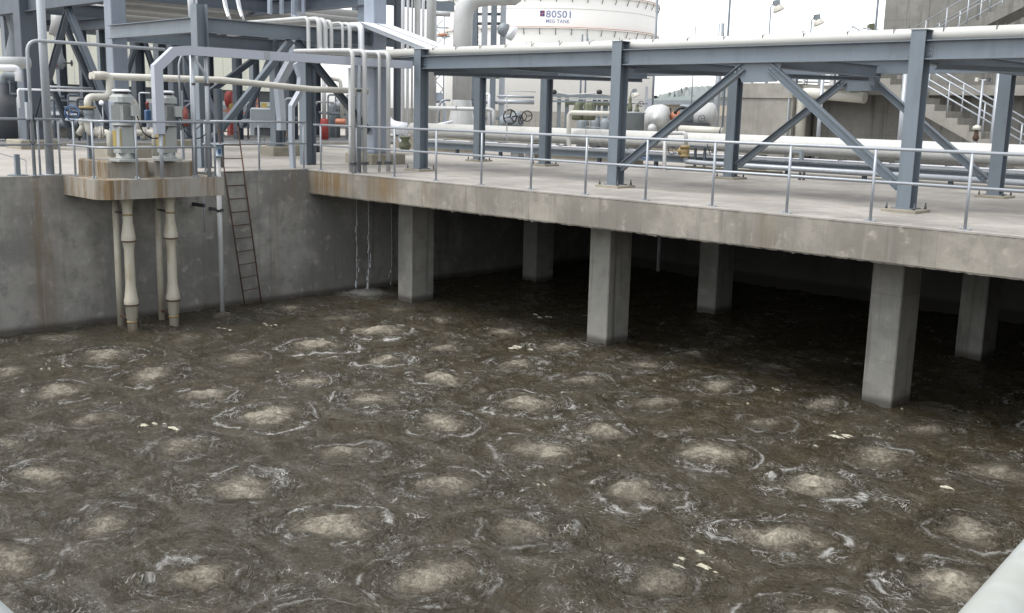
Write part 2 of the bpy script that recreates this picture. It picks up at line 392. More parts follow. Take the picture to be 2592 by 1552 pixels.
for o_, (f_, a_) in enumerate(((1.2, .035), (2.6, .034), (5.0, .022), (9., .010))):
    qx, qy = X+wx*.6, Y+wy*.6
    n1 = vnoise(qx*f_, qy*f_*1.5, 20+o_)
    z += a_*(1-2*np.abs(2*n1-1))*.7
zz = WL + z
nx, ny = len(xs), len(ys)
co = np.stack([X, Y, zz], -1).reshape(-1, 3)
ii = np.arange(nx*ny).reshape(ny, nx)
fq = np.stack([ii[:-1, :-1], ii[:-1, 1:], ii[1:, 1:], ii[1:, :-1]], -1).reshape(-1, 4)
me = bpy.data.meshes.new('water')
me.vertices.add(len(co)); me.vertices.foreach_set('co', co.ravel())
me.loops.add(fq.size); me.loops.foreach_set('vertex_index', fq.ravel().astype(np.int32))
me.polygons.add(len(fq)); me.polygons.foreach_set('loop_start', np.arange(0, fq.size, 4, dtype=np.int32))
me.update(calc_edges=True)
me.polygons.foreach_set('use_smooth', np.ones(len(fq), bool))
def fattr(nm, arr):
    a = me.attributes.new(nm, 'FLOAT', 'POINT'); a.data.foreach_set('value', arr.ravel().astype(np.float32))
def vattr(nm, arr):
    a = me.attributes.new(nm, 'FLOAT_VECTOR', 'POINT'); a.data.foreach_set('vector', arr.reshape(-1).astype(np.float32))
fattr('rb', d1/(.75+.25*as_)); RR = rg.uniform(.48, .78, len(bp_)); fattr('ringr', RR[idx]); fattr('strength', as_); fattr('edge', d2-d1)
_q = at(922, 742, Z=WL); spl_ = np.exp(-(((X-max(_q.x, .2))/.55)**2+((Y-_q.y)/.5)**2)); fattr('splash', spl_)
vattr('flow', np.stack([np.cos(TH)*(.35+d1)*1.35+idx*7.1, np.sin(TH)*(.35+d1)*1.35+idx*3.3, d1*6.0], -1))
m, n, b = newmat('murky_brown_water')
A = lambda nm: N(n, 'Attribute', attribute_name=nm)
rb = A('rb').outputs['Fac']; stg = A('strength').outputs['Fac']; edge = A('edge').outputs['Fac']; flow = A('flow').outputs['Vector']
p, g = wpos(n)
nl = noise(n, p, .9, 4, .6); nm_ = noise(n, p, 3.5, 5, .65, .6); nf = noise(n, p, 22, 5, .7, .4)
fl = noise(n, flow, 1.15, 3, .5, .35); fs_ = noise(n, flow, 3.2, 4, .6, .4); fl2 = noise(n, flow, 4.2, 5, .65, .6)
warp = N(n, 'VectorMath', operation='ADD'); L(n, p, warp.inputs[0])
ncol = N(n, 'TexNoise'); ncol.inputs['Scale'].default_value = 2.2; ncol.inputs['Detail'].default_value = 3; L(n, p, ncol.inputs['Vector'])
sc_ = N(n, 'VectorMath', operation='SCALE'); L(n, ncol.outputs['Color'], sc_.inputs[0]); sc_.inputs['Scale'].default_value = .9; L(n, sc_.outputs[0], warp.inputs[1])
nw = noise(n, warp.outputs[0], 2.4, 6, .6)
def ridge(x, w): return sstep(n, math_(n, 'ABSOLUTE', math_(n, 'SUBTRACT', x, .5)), w, w*.25)
ring = math_(n, 'EXPONENT', math_(n, 'MULTIPLY', math_(n, 'POWER', math_(n, 'DIVIDE', math_(n, 'SUBTRACT', rb, .60), .17), 2.0), -1.0))
edg = math_(n, 'EXPONENT', math_(n, 'MULTIPLY', math_(n, 'POWER', math_(n, 'DIVIDE', edge, .09), 2.0), -1.0))
ringr = A('ringr').outputs['Fac']
rbn = math_(n, 'ADD', rb, math_(n, 'MULTIPLY', math_(n, 'SUBTRACT', nm_, .5), .22))
thin = math_(n, 'EXPONENT', math_(n, 'MULTIPLY', math_(n, 'POWER', math_(n, 'DIVIDE', math_(n, 'SUBTRACT', rbn, ringr), .028), 2.0), -1.0))
thin = math_(n, 'MULTIPLY', thin, sstep(n, nw, .44, .60))
core = sstep(n, math_(n, 'ADD', rb, math_(n, 'MULTIPLY', math_(n, 'SUBTRACT', nm_, .5), .7)), .50, -.06)
patch = sstep(n, nl, .42, .66)
line = math_(n, 'MAXIMUM', ridge(fl, .013), math_(n, 'MULTIPLY', ridge(nw, .012), .8))
line = math_(n, 'MAXIMUM', line, math_(n, 'MULTIPLY', ridge(fs_, .012), math_(n, 'MULTIPLY', ring, .7)))
zone = math_(n, 'ADD', math_(n, 'MULTIPLY', ring, math_(n, 'MULTIPLY', stg, .6)), math_(n, 'MULTIPLY', edg, .45))
zone = math_(n, 'MULTIPLY', math_(n, 'ADD', zone, math_(n, 'MULTIPLY', patch, .55)), math_(n, 'ADD', .25, math_(n, 'MULTIPLY', sstep(n, nw, .40, .62), 1.1)))
foam = math_(n, 'MULTIPLY', line, math_(n, 'MULTIPLY', zone, sstep(n, nm_, .40, .56), clamp=True))
speck = math_(n, 'MULTIPLY', sstep(n, fl2, .60, .69), math_(n, 'MULTIPLY', sstep(n, nf, .50, .66), math_(n, 'ADD', .12, zone)))
dot = math_(n, 'MULTIPLY', sstep(n, nf, .635, .69), math_(n, 'MULTIPLY', sstep(n, nm_, .42, .6), .75))
foam = math_(n, 'MAXIMUM', foam, math_(n, 'MAXIMUM', speck, dot), clamp=True)
foam = math_(n, 'MAXIMUM', foam, math_(n, 'MULTIPLY', thin, math_(n, 'MULTIPLY', stg, .6)), clamp=True)
foam = math_(n, 'MAXIMUM', foam, math_(n, 'MULTIPLY', core, math_(n, 'MULTIPLY', sstep(n, fl2, .50, .64), math_(n, 'MULTIPLY', sstep(n, nf, .45, .6), .55))), clamp=True)
spl = A('splash').outputs['Fac']
foam = math_(n, 'MAXIMUM', foam, math_(n, 'MULTIPLY', spl, math_(n, 'ADD', .6, sstep(n, nf, .4, .6))), clamp=True)
base = mixc(n, sstep(n, nl, .3, .7), (.046, .0375, .021), (.034, .0285, .017))
base = mixc(n, math_(n, 'MULTIPLY', sstep(n, fl, .42, .62), .25), base, (.060, .051, .033))
corec = math_(n, 'MULTIPLY', core, math_(n, 'MULTIPLY', math_(n, 'ADD', .15, math_(n, 'MULTIPLY', stg, .75)), math_(n, 'ADD', .45, math_(n, 'MULTIPLY', sstep(n, math_(n, 'ADD', math_(n, 'MULTIPLY', nf, .5), math_(n, 'MULTIPLY', noise(n, p, 9, 4, .6), .5)), .38, .62), .8))), clamp=True)
base = mixc(n, corec, base, (.43, .39, .31))
col = mixc(n, math_(n, 'MULTIPLY', foam, .8), base, (.52, .52, .50))
L(n, col, b.inputs['Base Color']); b.inputs['IOR'].default_value = 1.42
L(n, math_(n, 'ADD', .04, math_(n, 'MULTIPLY', math_(n, 'MAXIMUM', foam, corec), .55)), b.inputs['Roughness'])
wst, _ = wpos(n, (9, 9, 9))
w1 = noise(n, flow, 3.0, 5, .6, .5); w2 = noise(n, p, 13, 4, .6, .8)
w3 = noise(n, flow, 7.0, 3, .55, .4); w4 = noise(n, wpos(n, (26, 34, 30))[0], 1.0, 3, .6, .6)
hgt = math_(n, 'ADD', math_(n, 'ADD', math_(n, 'MULTIPLY', math_(n, 'MULTIPLY', math_(n, 'SUBTRACT', w3, .5), sstep(n, edge, .04, .4)), .22), math_(n, 'MULTIPLY', w4, .11)), math_(n, 'ADD', math_(n, 'MULTIPLY', math_(n, 'MULTIPLY', math_(n, 'SUBTRACT', w1, .5), sstep(n, edge, .04, .35)), .9), math_(n, 'ADD', math_(n, 'MULTIPLY', w2, .45), math_(n, 'MULTIPLY', math_(n, 'MULTIPLY', nf, math_(n, 'ADD', .2, corec)), .35))))
bmp = N(n, 'Bump'); bmp.inputs['Strength'].default_value = 1.0; bmp.inputs['Distance'].default_value = .11
L(n, hgt, bmp.inputs['Height']); L(n, bmp.outputs[0], b.inputs['Normal'])
me.materials.append(m)
wo_ = bpy.data.objects.new('water', me); COL.objects.link(wo_); tag(wo_, kind='structure')

# ------------------------------------------------------------------ scum flakes
FL = [(240,788),(548,799),(655,790),(682,788),(118,893),(105,880),(305,973),(385,1030),(340,1045),(578,1072),(1240,847),(1308,769),(1190,731),(1055,876),(1080,860),(1578,925),(1425,980),(1815,977),(1884,940),(1658,820),
      (2035,1060),(2305,1180),(1672,1357),(1740,1385),(1315,1175),(625,1395),(195,1408),(1655,1040),(2185,992),(870,1035),(448,850),(1500,1105),(680,903),(745,902),(2020,1050),(1965,1080)]
FS = {(385,1030):.22,(548,799):.16,(118,893):.13,(2305,1180):.16,(1672,1357):.17,(655,790):.13,(1240,847):.2,(2035,1060):.17,(1884,940):.12,(1308,769):.2}
for i, (x, y) in enumerate(FL):
    q = at(x*1.0456, y*1.0456, Z=WL+.02); r = FS.get((x, y), random.uniform(.045, .085)); mb = MB()
    gx = int(np.clip(round(q.x/nd), 0, nx-1)); gy = int(np.clip(round((q.y-PY0)/nd), 0, ny-1)); zb = zz[gy, gx]
    for c_ in range(4 if r > .1 else random.choice((1, 2))):
        mb = MB(); k = 19; ang = random.uniform(0, 6.28); ox = random.gauss(0, r*.75); oy = random.gauss(0, r*.75); rr = r*random.uniform(.2, .55)
        rim = [(rr*.8*random.uniform(.25, 1.2)) for _ in range(k)]
        vs = [(q.x+ox+math.cos(j*6.283/k)*rim[j]*1.7, q.y+oy+math.sin(j*6.283/k)*rim[j]*.75, zb-.01+.004*c_) for j in range(k)]
        vs += [(q.x+ox+math.cos(j*6.283/k)*rim[j]*.9, q.y+oy+math.sin(j*6.283/k)*rim[j]*.45, zb+.008+.003*c_) for j in range(k)] + [(q.x+ox, q.y+oy, zb+.012)]
        mb.add(vs, [(j, (j+1) % k, k+(j+1) % k, k+j) for j in range(k)] + [(k+j, k+(j+1) % k, 2*k) for j in range(k)])
        mb.build('scum_flake', FLAKE, None, 'small pale flake of scum floating on the brown water', 'scum', 'scum flakes floating on the water')
# ------------------------------------------------------------------ water dripping off the deck
m, n, b = newmat('falling_water'); b.inputs['Base Color'].default_value = (.7, .74, .76, 1); b.inputs['Roughness'].default_value = .15
b.inputs['Transmission Weight'].default_value = .15; b.inputs['IOR'].default_value = 1.33
DR = m
for (x, y, z0, s_), lab in zip([(903, 738, 560, 1.5), (933, 736, 535, 1.9), (985, 722, 610, 1.1)],
                          ['twisting thread of water dripping from the deck beside the wall', 'brightest straight thread of water falling from the deck beside the wall', 'faint thread of water falling close to the first concrete column']):
    q = at(x, y, Z=WL+.02); q.x = max(q.x, .05); mb = MB(); rnd = random.Random(x)
    top = -T if s_ > 1 else -T
    t_ = top
    while t_ > WL:
        ln = rnd.uniform(.03, .16)*(1+(top-t_)*.2); k = (top-t_)/(top-WL)
        ox, oy = rnd.gauss(0, .012+.03*k*.6), rnd.gauss(0, .012+.03*k*.6)
        rr = (.003+.011*k)*s_*rnd.uniform(.6, 1.3)
        mb.lathe((q.x+ox, q.y+oy, t_), [(rr*.2, 0), (rr, -ln*.6), (rr*.9, -ln*.85), (rr*.1, -ln)], (0, 0, 1), 6)
        t_ -= ln*rnd.uniform(.7, 1.5 if k > .35 else .95)
    mb.tube([(q.x+rnd.gauss(0, .004), q.y+rnd.gauss(0, .004), top-(top-WL)*k/24) for k in range(25)], .0028*s_, 5)
    mb.build('water_drip', DR, None, lab, 'dripping water', 'threads of water dripping from the deck')
# ================================================================== steel pipe rack over the deck
def col_feet(mb, x, y, s, z=0.06):
    pass
def steel_column(x, y, top, lab, w=.25, h=.28, mat=None, grp='steel columns of the pipe rack on the deck', base=True, z0=0.0, turn=False):
    t = thing('steel_column', lab, 'column', (x, y, z0), grp); mat = mat or STEEL
    zb = z0
    if base:
        MB().bbox((x, y, z0), .62, .62, .055, .01).build('base_block', C_BASE, t); zb = z0+.055
        MB().box((x-w/2-.05, y-h/2-.05, zb), (x+w/2+.05, y+h/2+.05, zb+.022)).build('base_plate', STEEL, t)
        MB().bolts([(x+a*(w/2+.12), y+b_*(h/2+.09), zb) for a in (-1, 1) for b_ in (-1, 1)], .022, .11).build('anchor_bolts', DARKM, t)
        zb += .022
    MB().hbeam((x, y, zb), (x, y, top), w, h, .02, .014, upv=(1, 0, 0) if turn else (0, 1, 0)).build('shaft', mat, t)
    MB().box((x-w/2-.012, y-h/2-.012, top+.001), (x+w/2+.012, y+h/2+.012, top+.016)).build('cap_plate', mat, t)
    return t
RX = [1.69, 8.12, 14.56]; FY, BY = 2.30, 7.62
wf = ['front steel column of the deck pipe rack nearest the pumps, second from the left', 'front steel column at the middle of the deck pipe rack, brace meeting its foot', 'tallest front steel column at the right with bolted beam joints']
wb = ['rear steel column behind the wide vertical duct, left of the rear row', 'rear steel column of the deck pipe rack just left of the thin grey post', 'rear steel column in the middle of the braced bay', 'rear steel column at the far right edge of the deck']
for k, x in enumerate(RX): steel_column(x, FY, 3.05, wf[k])
for k, x in enumerate([-1.68, 1.15, 7.60, 14.15]): steel_column(x, BY, 2.60, wb[k])
def beam(p0, p1, lab, h=.32, w=.2, mat=None, grp='beams of the deck pipe rack', plates=True, name='steel_beam'):
    t = thing(name, lab, 'beam', Vector(p0), grp); mat = mat or STEEL
    MB().hbeam(p0, p1, w, h, .018, .012).build('girder', mat, t)
    if plates:
        p0, p1 = Vector(p0), Vector(p1); d = (p1-p0).normalized(); s_ = d.cross(Vector((0, 0, 1)))
        for q, k in ((p0, 1), (p1, -1)):
            for sd_ in (1,):
                c = q + d*k*.12 + s_*.012*sd_
                mb = MB()
                mb.rect([c-Vector((0, 0, h*.33)), c+Vector((0, 0, h*.33))], .01, .17, upv=d)
                for i in (-1, 0, 1):
                    for j in (-1, 1): mb.lathe(c+d*j*.045+Vector((0, 0, i*.07))+s_*.004*sd_, [(.016, 0), (.016, .02)], s_*sd_, 6)
                mb.build('bolted_plate', mat, t)
    return t
zb = 2.73; xr = 21.0
beam((RX[0]+.01, FY, zb), (RX[1]-.01, FY, zb), 'front edge beam of the deck pipe rack between its left and middle front columns')
beam((RX[1]+.01, FY, zb), (RX[2]-.01, FY, zb), 'front edge beam carrying the two diagonal braces at its middle')
beam((RX[2]+.01, FY, zb), (xr, FY, zb), 'front edge beam running out of the picture at upper right')
beam((1.15, BY, zb+.02), (7.6, BY, zb+.02), 'rear beam of the deck pipe rack, left span', plates=False)
beam((7.6, BY, zb+.02), (14.15, BY, zb+.02), 'rear beam above the rear diagonal braces', plates=False)
beam((14.15, BY, zb+.02), (xr, BY, zb+.02), 'rear beam at the far right of the deck pipe rack', plates=False)
beam((-1.68, BY, zb+.02), (1.15, BY, zb+.02), 'short rear beam left of the rear row behind the duct', plates=False)
for x, w_ in [(RX[0], 'left'), (4.9, 'second'), (RX[1], 'third'), (11.34, 'fourth'), (RX[2], 'fifth'), (17.8, 'rightmost')]:
    beam((x, FY+.15, zb-.09), (x, BY-.13, zb-.09), 'cross beam under the pipes of the deck rack, %s from the left' % w_ if w_ not in ('left', 'rightmost') else '%s cross beam under the pipes of the deck rack' % w_, h=.26, w=.18, plates=False, grp='cross beams under the deck pipe rack')
# the horizontal bracing seen from below
for (a, b_, w_) in [((RX[0]+.2, FY+.25), (4.8, BY-.2), 'left'), ((RX[1]+.2, FY+.25), (11.2, BY-.2), 'middle'), ((RX[2]+.2, FY+.25), (17.6, BY-.2), 'right')]:
    beam((a[0], a[1], 2.47), (b_[0], b_[1], 2.47), 'flat diagonal tie under the deck pipe rack, %s one' % w_, h=.1, w=.1, plates=False, grp='flat ties under the deck pipe rack', name='tie_beam')
def brace(p0, p1, lab, grp, mat=None, h=.15, w=.15, name='diagonal_brace'):
    t = thing(name, lab, 'brace', Vector(p1), grp); mat = mat or STEEL
    MB().hbeam(p0, p1, w, h, .012, .01).build('bar', mat, t)
    p0, p1 = Vector(p0), Vector(p1); d = (p1-p0).normalized()
    for q in (p0+d*.12, p1-d*.12): 
        mb = MB()
        for i in (-1, 1): mb.lathe(q+d*i*.05+Vector((0, -.077 if abs(d.y) < .5 else 0, 0)), [(.02, 0), (.02, .015)], (0, -1, 0), 6)
        mb.build('bolts', mat, t)
    return t
g_ = 'diagonal braces of the deck pipe rack'
brace((11.15, FY, 2.50), (8.25, FY, .42), 'front diagonal brace rising right from the foot of the middle front column', g_)
brace((11.72, FY, 2.50), (14.42, FY, .42), 'front diagonal brace falling right to the foot of the bolted right column', g_)
brace((10.55, BY, 2.45), (7.8, BY, .35), 'rear diagonal brace falling left behind the front braces', g_)
brace((11.2, BY, 2.45), (13.95, BY, .35), 'rear diagonal brace falling right towards the far right rear column', g_)
for (x, y, w_) in [(11.43, FY, 'front'), (10.88, BY, 'rear')]:
    mb = MB(); zt = 2.565 if y == FY else 2.585
    mb.add([(x-.52, y-.008, zt), (x+.52, y-.008, zt), (x+.45, y-.008, 2.22), (x-.3, y-.008, 2.20), (x-.52, y+.008, zt), (x+.52, y+.008, zt), (x+.45, y+.008, 2.22), (x-.3, y+.008, 2.20)],
           [(0,3,2,1),(4,5,6,7),(0,1,5,4),(1,2,6,5),(2,3,7,6),(3,0,4,7)])
    mb.build('gusset_plate', STEEL, None, '%s gusset plate hanging under the beam where two diagonal braces meet' % w_, 'gusset plate')
# ---- what lies on the rack: a clad pipe in front, covered trays behind with clips
def pipe(pts, r, lab, mat=None, bend=None, flanges=(), name='pipe', cat='pipe', grp=None, seg=14, clamps=()):
    pts = [Vector(p) for p in pts]
    t = thing(name, lab, cat, pts[-1], grp); mat = mat or CREAM
    MB().tube(pts, r, seg, bend if bend is not None else r*3).build('run', mat, t)
    for c, ax in flanges:
        mb = MB(); ax = Vector(ax).normalized(); c = Vector(c)
        mb.lathe(c-ax*.045, [(r*1.1, -.01), (r*1.85, 0), (r*1.85, .035), (r*1.3, .036)], ax, 18)
        mb.lathe(c+ax*.005, [(r*1.3, 0), (r*1.85, .001), (r*1.85, .035), (r*1.1, .045)], ax, 18)
        a = ax.orthogonal().normalized(); b_ = ax.cross(a)
        for k in range(8):
            o = (a*math.cos(k*.785)+b_*math.sin(k*.785))*r*1.58
            mb.lathe(c+o-ax*.06, [(.012, 0), (.012, .12)], ax, 6)
        mb.build('flange', BRASS if mat is CREAM and len(flanges) > 2 else mat, t)
    for c, ax in clamps:
        MB().lathe(Vector(c)-Vector(ax)*.02, [(r*1.02, 0), (r*1.12, .002), (r*1.12, .04), (r*1.02, .042)], ax, 14).build('clamp', DARKM, t)
    return t
FP = pipe([(-1.0, 2.53, 3.0), (21, 2.53, 3.0)], .108, 'long bright clad pipe lying along the front edge of the deck pipe rack', mat=paint('bright_pipe_cladding', (.50, .50, .47), .28, .2, (.38, .37, .33)))
for k in range(23):
    x = 1.95+.86*k; mb = MB()
    mb.tube([(x+.0015*j, 2.53+math.cos(R_(20+14*j))*.111, 3.0+math.sin(R_(20+14*j))*.111) for j in range(11)] + [(x+.01, 2.53-.10, 3.0+.075), (x+.02, 2.40, 3.155)], .006, 5)
    mb.build('band_wire', DARKM, FP)
def tray(x0, x1, y0, y1, z, lab, step=1.02, grp='covered cable trays', mat=None):
    t = thing('cable_tray', lab, 'cable tray', (x0, (y0+y1)/2, z), grp)
    MB().box((x0, y0+.01, z), (x1, y1-.01, z+.1)).build('channel', mat or GALV, t)
    x = x0; mb = MB(); cl = MB(); rnd = random.Random(int(x0*10+y0*100))
    while x < x1-.02:
        e = min(x+step, x1); dz = rnd.uniform(0, .006)
        mb.box((x+.006, y0, z+.102+dz), (e-.006, y1, z+.118+dz)); mb.box((x+.006, y0-.004, z+.075), (e-.006, y0, z+.118+dz))
        if e < x1-.1: cl.box((e-.010, y0-.01, z+.121+.006), (e+.010, y1+.01, z+.138)); cl.tube([(e, y0-.012, z+.05), (e, y0-.016, z+.17+rnd.uniform(0, .03)), (e+.01, y0+.02, z+.185)], .006, 5)
        x = e
    mb.build('lid', CLAD, t)
    if cl.v: cl.build('clips', DARKM, t)
    return t
tray(1.9, 14.4, 2.72, 3.22, 2.96, 'front covered cable tray on the deck pipe rack, clips along its lid')
tray(14.75, 21, 2.66, 3.16, 2.965, 'right covered cable tray on the deck pipe rack beyond the bolted column')
tray(1.9, 21, 3.35, 3.85, 2.95, 'second covered cable tray behind the front tray on the deck rack')
pipe([(-1.0, 4.2, 3.0), (21, 4.2, 3.0)], .09, 'cream pipe lying behind the trays on the deck pipe rack', grp='cream pipes on the rack behind the trays')
pipe([(-1.0, 4.6, 2.98), (21, 4.6, 2.98)], .07, 'thinner cream pipe lying behind the trays on the deck pipe rack', grp='cream pipes on the rack behind the trays')

# ================================================================== railings
def railing(lab, path, h, posts, rails=(1.0, .55), r=.0235, closed_ends=(True, True), name='railing', base=0.0, plates=True, mat=None):
    t = thing(name, lab, 'railing', path[0]); mat = mat or GALV
    pa = [Vector(p) for p in path]
    for q in rails:
        pts = [p + Vector((0, 0, h*q)) for p in pa]
        MB().tube(pts, r*1.12 if q == 1.0 else r, 10, .12).build('top_rail' if q == 1.0 else 'mid_rail', mat, t)
    for p in posts:
        p = Vector(p); mb = MB(); mb.tube([p+Vector((0, 0, .008)), p+Vector((0, 0, h-r*.8))], r, 10)
        po = mb.build('post', mat, t)
        if plates:
            ORG[po] = ORG[po]
            mb = MB(); mb.box((p.x-.09, p.y-.045, p.z+.001), (p.x+.09, p.y+.045, p.z+.011)); mb.bolts([(p.x+a, p.y, p.z+.011) for a in (-.065, .065)], .013, .045)
            mb.build('foot_plate', mat, po)
    return t
s0, x0 = 1.4538, 7.7078
railing('long galvanised two-rail railing along the front edge of the concrete deck', [(.12, .10, 0), (20.8, .10, 0)], 1.12, [(x0+s0*k, .08, 0) for k in range(-5, 10)])
railing('galvanised railing on the pond wall between the ladder and the deck corner', [(-.12, -2.85, 0), (-.12, .02, 0)], 1.17, [(-.12, -2.8, 0), (-.12, -1.35, 0), (-.12, -.05, 0)])
railing('galvanised railing round the three open sides of the pump platform', [(.02, -6.08, 0), (1.52, -6.08, 0), (1.64, -5.95, 0), (1.64, -3.52, 0)], 1.17,
        [(.35, -6.08, 0), (1.25, -6.08, 0), (1.64, -5.35, 0), (1.64, -4.05, 0), (1.64, -3.56, 0)])
railing('galvanised railing along the pond wall at the left edge of the picture', [(-.12, -14.6, 0), (-.12, -6.15, 0)], 1.17,
        [(-.12, -6.2, 0), (-.12, -6.62, 0), (-.12, -8.1, 0), (-.12, -9.6, 0), (-.12, -11.1, 0), (-.12, -12.6, 0)])
nr = railing('pale handrail across the lower right corner, close to the viewer', [(21.99, -15.0, 0), (21.905, -13.95, 0), (21.93, -3.0, 0)], 1.100,
        [(21.985, -14.98, 0), (21.965, -13.2, 0), (21.965, -11.7, 0), (21.965, -10.2, 0)], r=.026, mat=HANDR)
railing('pale handrail just entering the lower left corner, close to the viewer', [(21.932, -15.085, 0), (2.0, -15.085, 0)], 1.105,
        [(20.3, -15.085, 0), (18.8, -15.085, 0), (17.3, -15.085, 0), (15.8, -15.085, 0)], r=.026, mat=HANDR)
# hoop and poles behind the wall railing
t = thing('hoop_rail', 'tall galvanised pipe hoop rising behind the left railing and running to the tray elbow', 'pipe', (0, -6.76, .0))
MB().tube([(-.06, -6.76, .01), (-.06, -6.76, 2.76), (-.06, -3.75, 2.74)], .036, 12, .26).build('run', GALV, t)
MB().box((-.15, -6.84, .001), (.03, -6.68, .012)).build('foot_plate', GALV, t)
t = thing('conduit_box_post', 'grey conduit box with a hanging black cable loop on the hoop pipe', 'junction box', (-.06, -6.82, 1.0))
q = at(80, 265, X=-.02)
MB().box((q.x-.05, q.y-.12, q.z-.30), (q.x+.05, q.y-.02, q.z+.05)).build('box', GALV, t)
MB().tube([(q.x, q.y-.06, q.z-.3), (q.x, q.y-.10, q.z-.7), (q.x+.02, q.y-.02, q.z-.85), (q.x, q.y+.06, q.z-.7), (q.x, q.y+.02, q.z-.2)], .010, 6, .08).build('cable', BLACK, t)
t = thing('lighting_pole', 'thick galvanised pole standing beside the hoop pipe behind the left railing', 'pole', (-.3, -6.2, 0))
q0, q1 = at(127, 428, X=-.25), at(100, 5, X=-.25)
MB().tube([(q0.x, q0.y, .02), (q0.x, q0.y, 5.2)], .085, 14).build('shaft', GALV, t)
MB().lathe((q0.x, q0.y, .001), [(.16, 0), (.16, .02), (.09, .021)], (0, 0, 1), 16).build('base_plate', GALV, t)
t = thing('low_bracket_post', 'short grey post with a sloping thin rod at the left edge of the yard', 'post', at(45, 440, X=-.35))
q = at(45, 438, X=-.35)
MB().rect([(q.x, q.y, .02), (q.x, q.y, .44)], .09, .09, upv=(0, 1, 0)).build('post', STEEL, t)
MB().lathe((q.x, q.y, .001), [(.2, 0), (.2, .018)], (0, 0, 1), 12).build('base_plate', STEEL, t)
MB().tube([at(-30, 378, X=-.35), at(10, 392, X=-.35), at(66, 405, X=-.35), at(66, 440, X=-.25), at(74, 466, X=.02)], .008, 6, .05).build('rod', GALV, t)

# ================================================================== silver cable duct from the pumps to the rack
t = thing('cable_duct', 'silver box duct rising beside the right pump, bending and running level to the rack', 'cable duct', (1.62, -4.75, 1.1))
MB().rect([(1.58, -4.80, .92), (1.58, -4.80, 2.28), (1.58, -4.42, 2.62), (1.60, -4.10, 2.66), (1.60, 2.02, 2.66)], .19, .16, upv=(1, 0, 0)).build('duct', paint('duct_silver', (.38, .41, .47), .4, .15), t)
for y in (-2.3, .95):
    MB().rect([(1.60, y, 2.66), (1.60, y+.16, 2.66)], .185, .165, upv=(1, 0, 0)).build('coupling', GALV, t)
MB().tube([(1.60, -4.78, .95), (1.60, -4.78, .01)], .042, 12).build('leg', GALV, t)
MB().tube([(1.60, -4.0, 2.57), (1.62, -3.72, 2.2), (1.62, -3.72, 2.0)], .03, 8, .2).build('conduit', GALV, t)
for (px, py, tp, r, lab) in [(530, 447, 2.56, .045, 'galvanised support pole under the silver duct with dark clamps'), (909, 437, 2.57, .05, 'galvanised support pole under the silver duct at the deck corner'),
                        (497, 447, 2.56, .032, 'thin galvanised pole under the silver duct on the platform railing side')]:
    q = at(px, py, Z=0); q.x = min(q.x, 1.68) if q.y < -1 else 1.66
    if q.y < -1: q = at(px, py, X=1.6)
    t = thing('duct_support_pole', lab, 'pole', (q.x, q.y, 0), 'poles holding up the silver duct')
    MB().tube([(q.x, q.y, .0), (q.x, q.y, tp)], r, 12).build('shaft', GALV, t)
    MB().lathe((q.x, q.y, 1.95), [(r*1.0, 0), (r*1.35, .003), (r*1.35, .05), (r*1.0, .052)], (0, 0, 1), 10).build('clamp', DARKM, t)

# ================================================================== ladder leaning on the wall
t = thing('ladder', 'thin rusty ladder leaning on the pond wall down into the water', 'ladder', at(640, 772, X=.12))
la, lb = at(622, 778, X=.22), at(663, 768, X=.22); ta, tb = at(551, 318, X=-.06), at(602, 320, X=-.06)
for a, c in ((la, ta), (lb, tb)): MB().tube([a-Vector((0, 0, .15)), c], .017, 8).build('rail', RUST, t)
for k in range(14):
    f = .02+k*.073
    MB().tube([la.lerp(ta, f), lb.lerp(tb, f)], .011, 6).build('rung', RUST, t)
# third thin riser with its bracket and the thin rod
t = thing('drain_pipe', 'plain grey pipe dropping straight from the platform corner into the water', 'pipe', at(563, 790, Z=WL))
q = at(563, 790, Z=WL); MB().tube([(q.x, q.y, WL-.5), (q.x, q.y, .38)], .058, 14).build('run', PIPEG, t)
MB().lathe((q.x, q.y, .38), [(.11, 0), (.11, .02), (.09, .021), (.09, .26), (.12, .262), (.12, .28)], (0, 0, 1), 16).build('head', paint('pale_blue_paint', (.30, .38, .45), .4, .2), t)
MB().box((q.x+.085, q.y-.05, .45), (q.x+.1, q.y+.03, .56)).build('blue_tag', BLUE, t)
MB().rect([(0, q.y+.02, -.86), (q.x+.1, q.y+.02, -.86)], .07, .07).build('wall_bracket', DARKM, t)
MB().lathe((q.x, q.y, -.9), [(.058, 0), (.068, .002), (.068, .05), (.058, .052)], (0, 0, 1), 12).build('clamp', BLACK, t)
t = thing('wall_bracket', 'empty dark bracket on the pond wall with a thin hanging rod', 'bracket', at(500, 518, X=0))
q = at(500, 518, X=.2); MB().rect([(0, q.y, q.z), (.5, q.y, q.z)], .07, .08).build('arm', DARKM, t)
MB().tube([(.45, q.y+.02, q.z+.35), (.45, q.y+.02, q.z-.62)], .014, 8).build('rod', GALV, t)

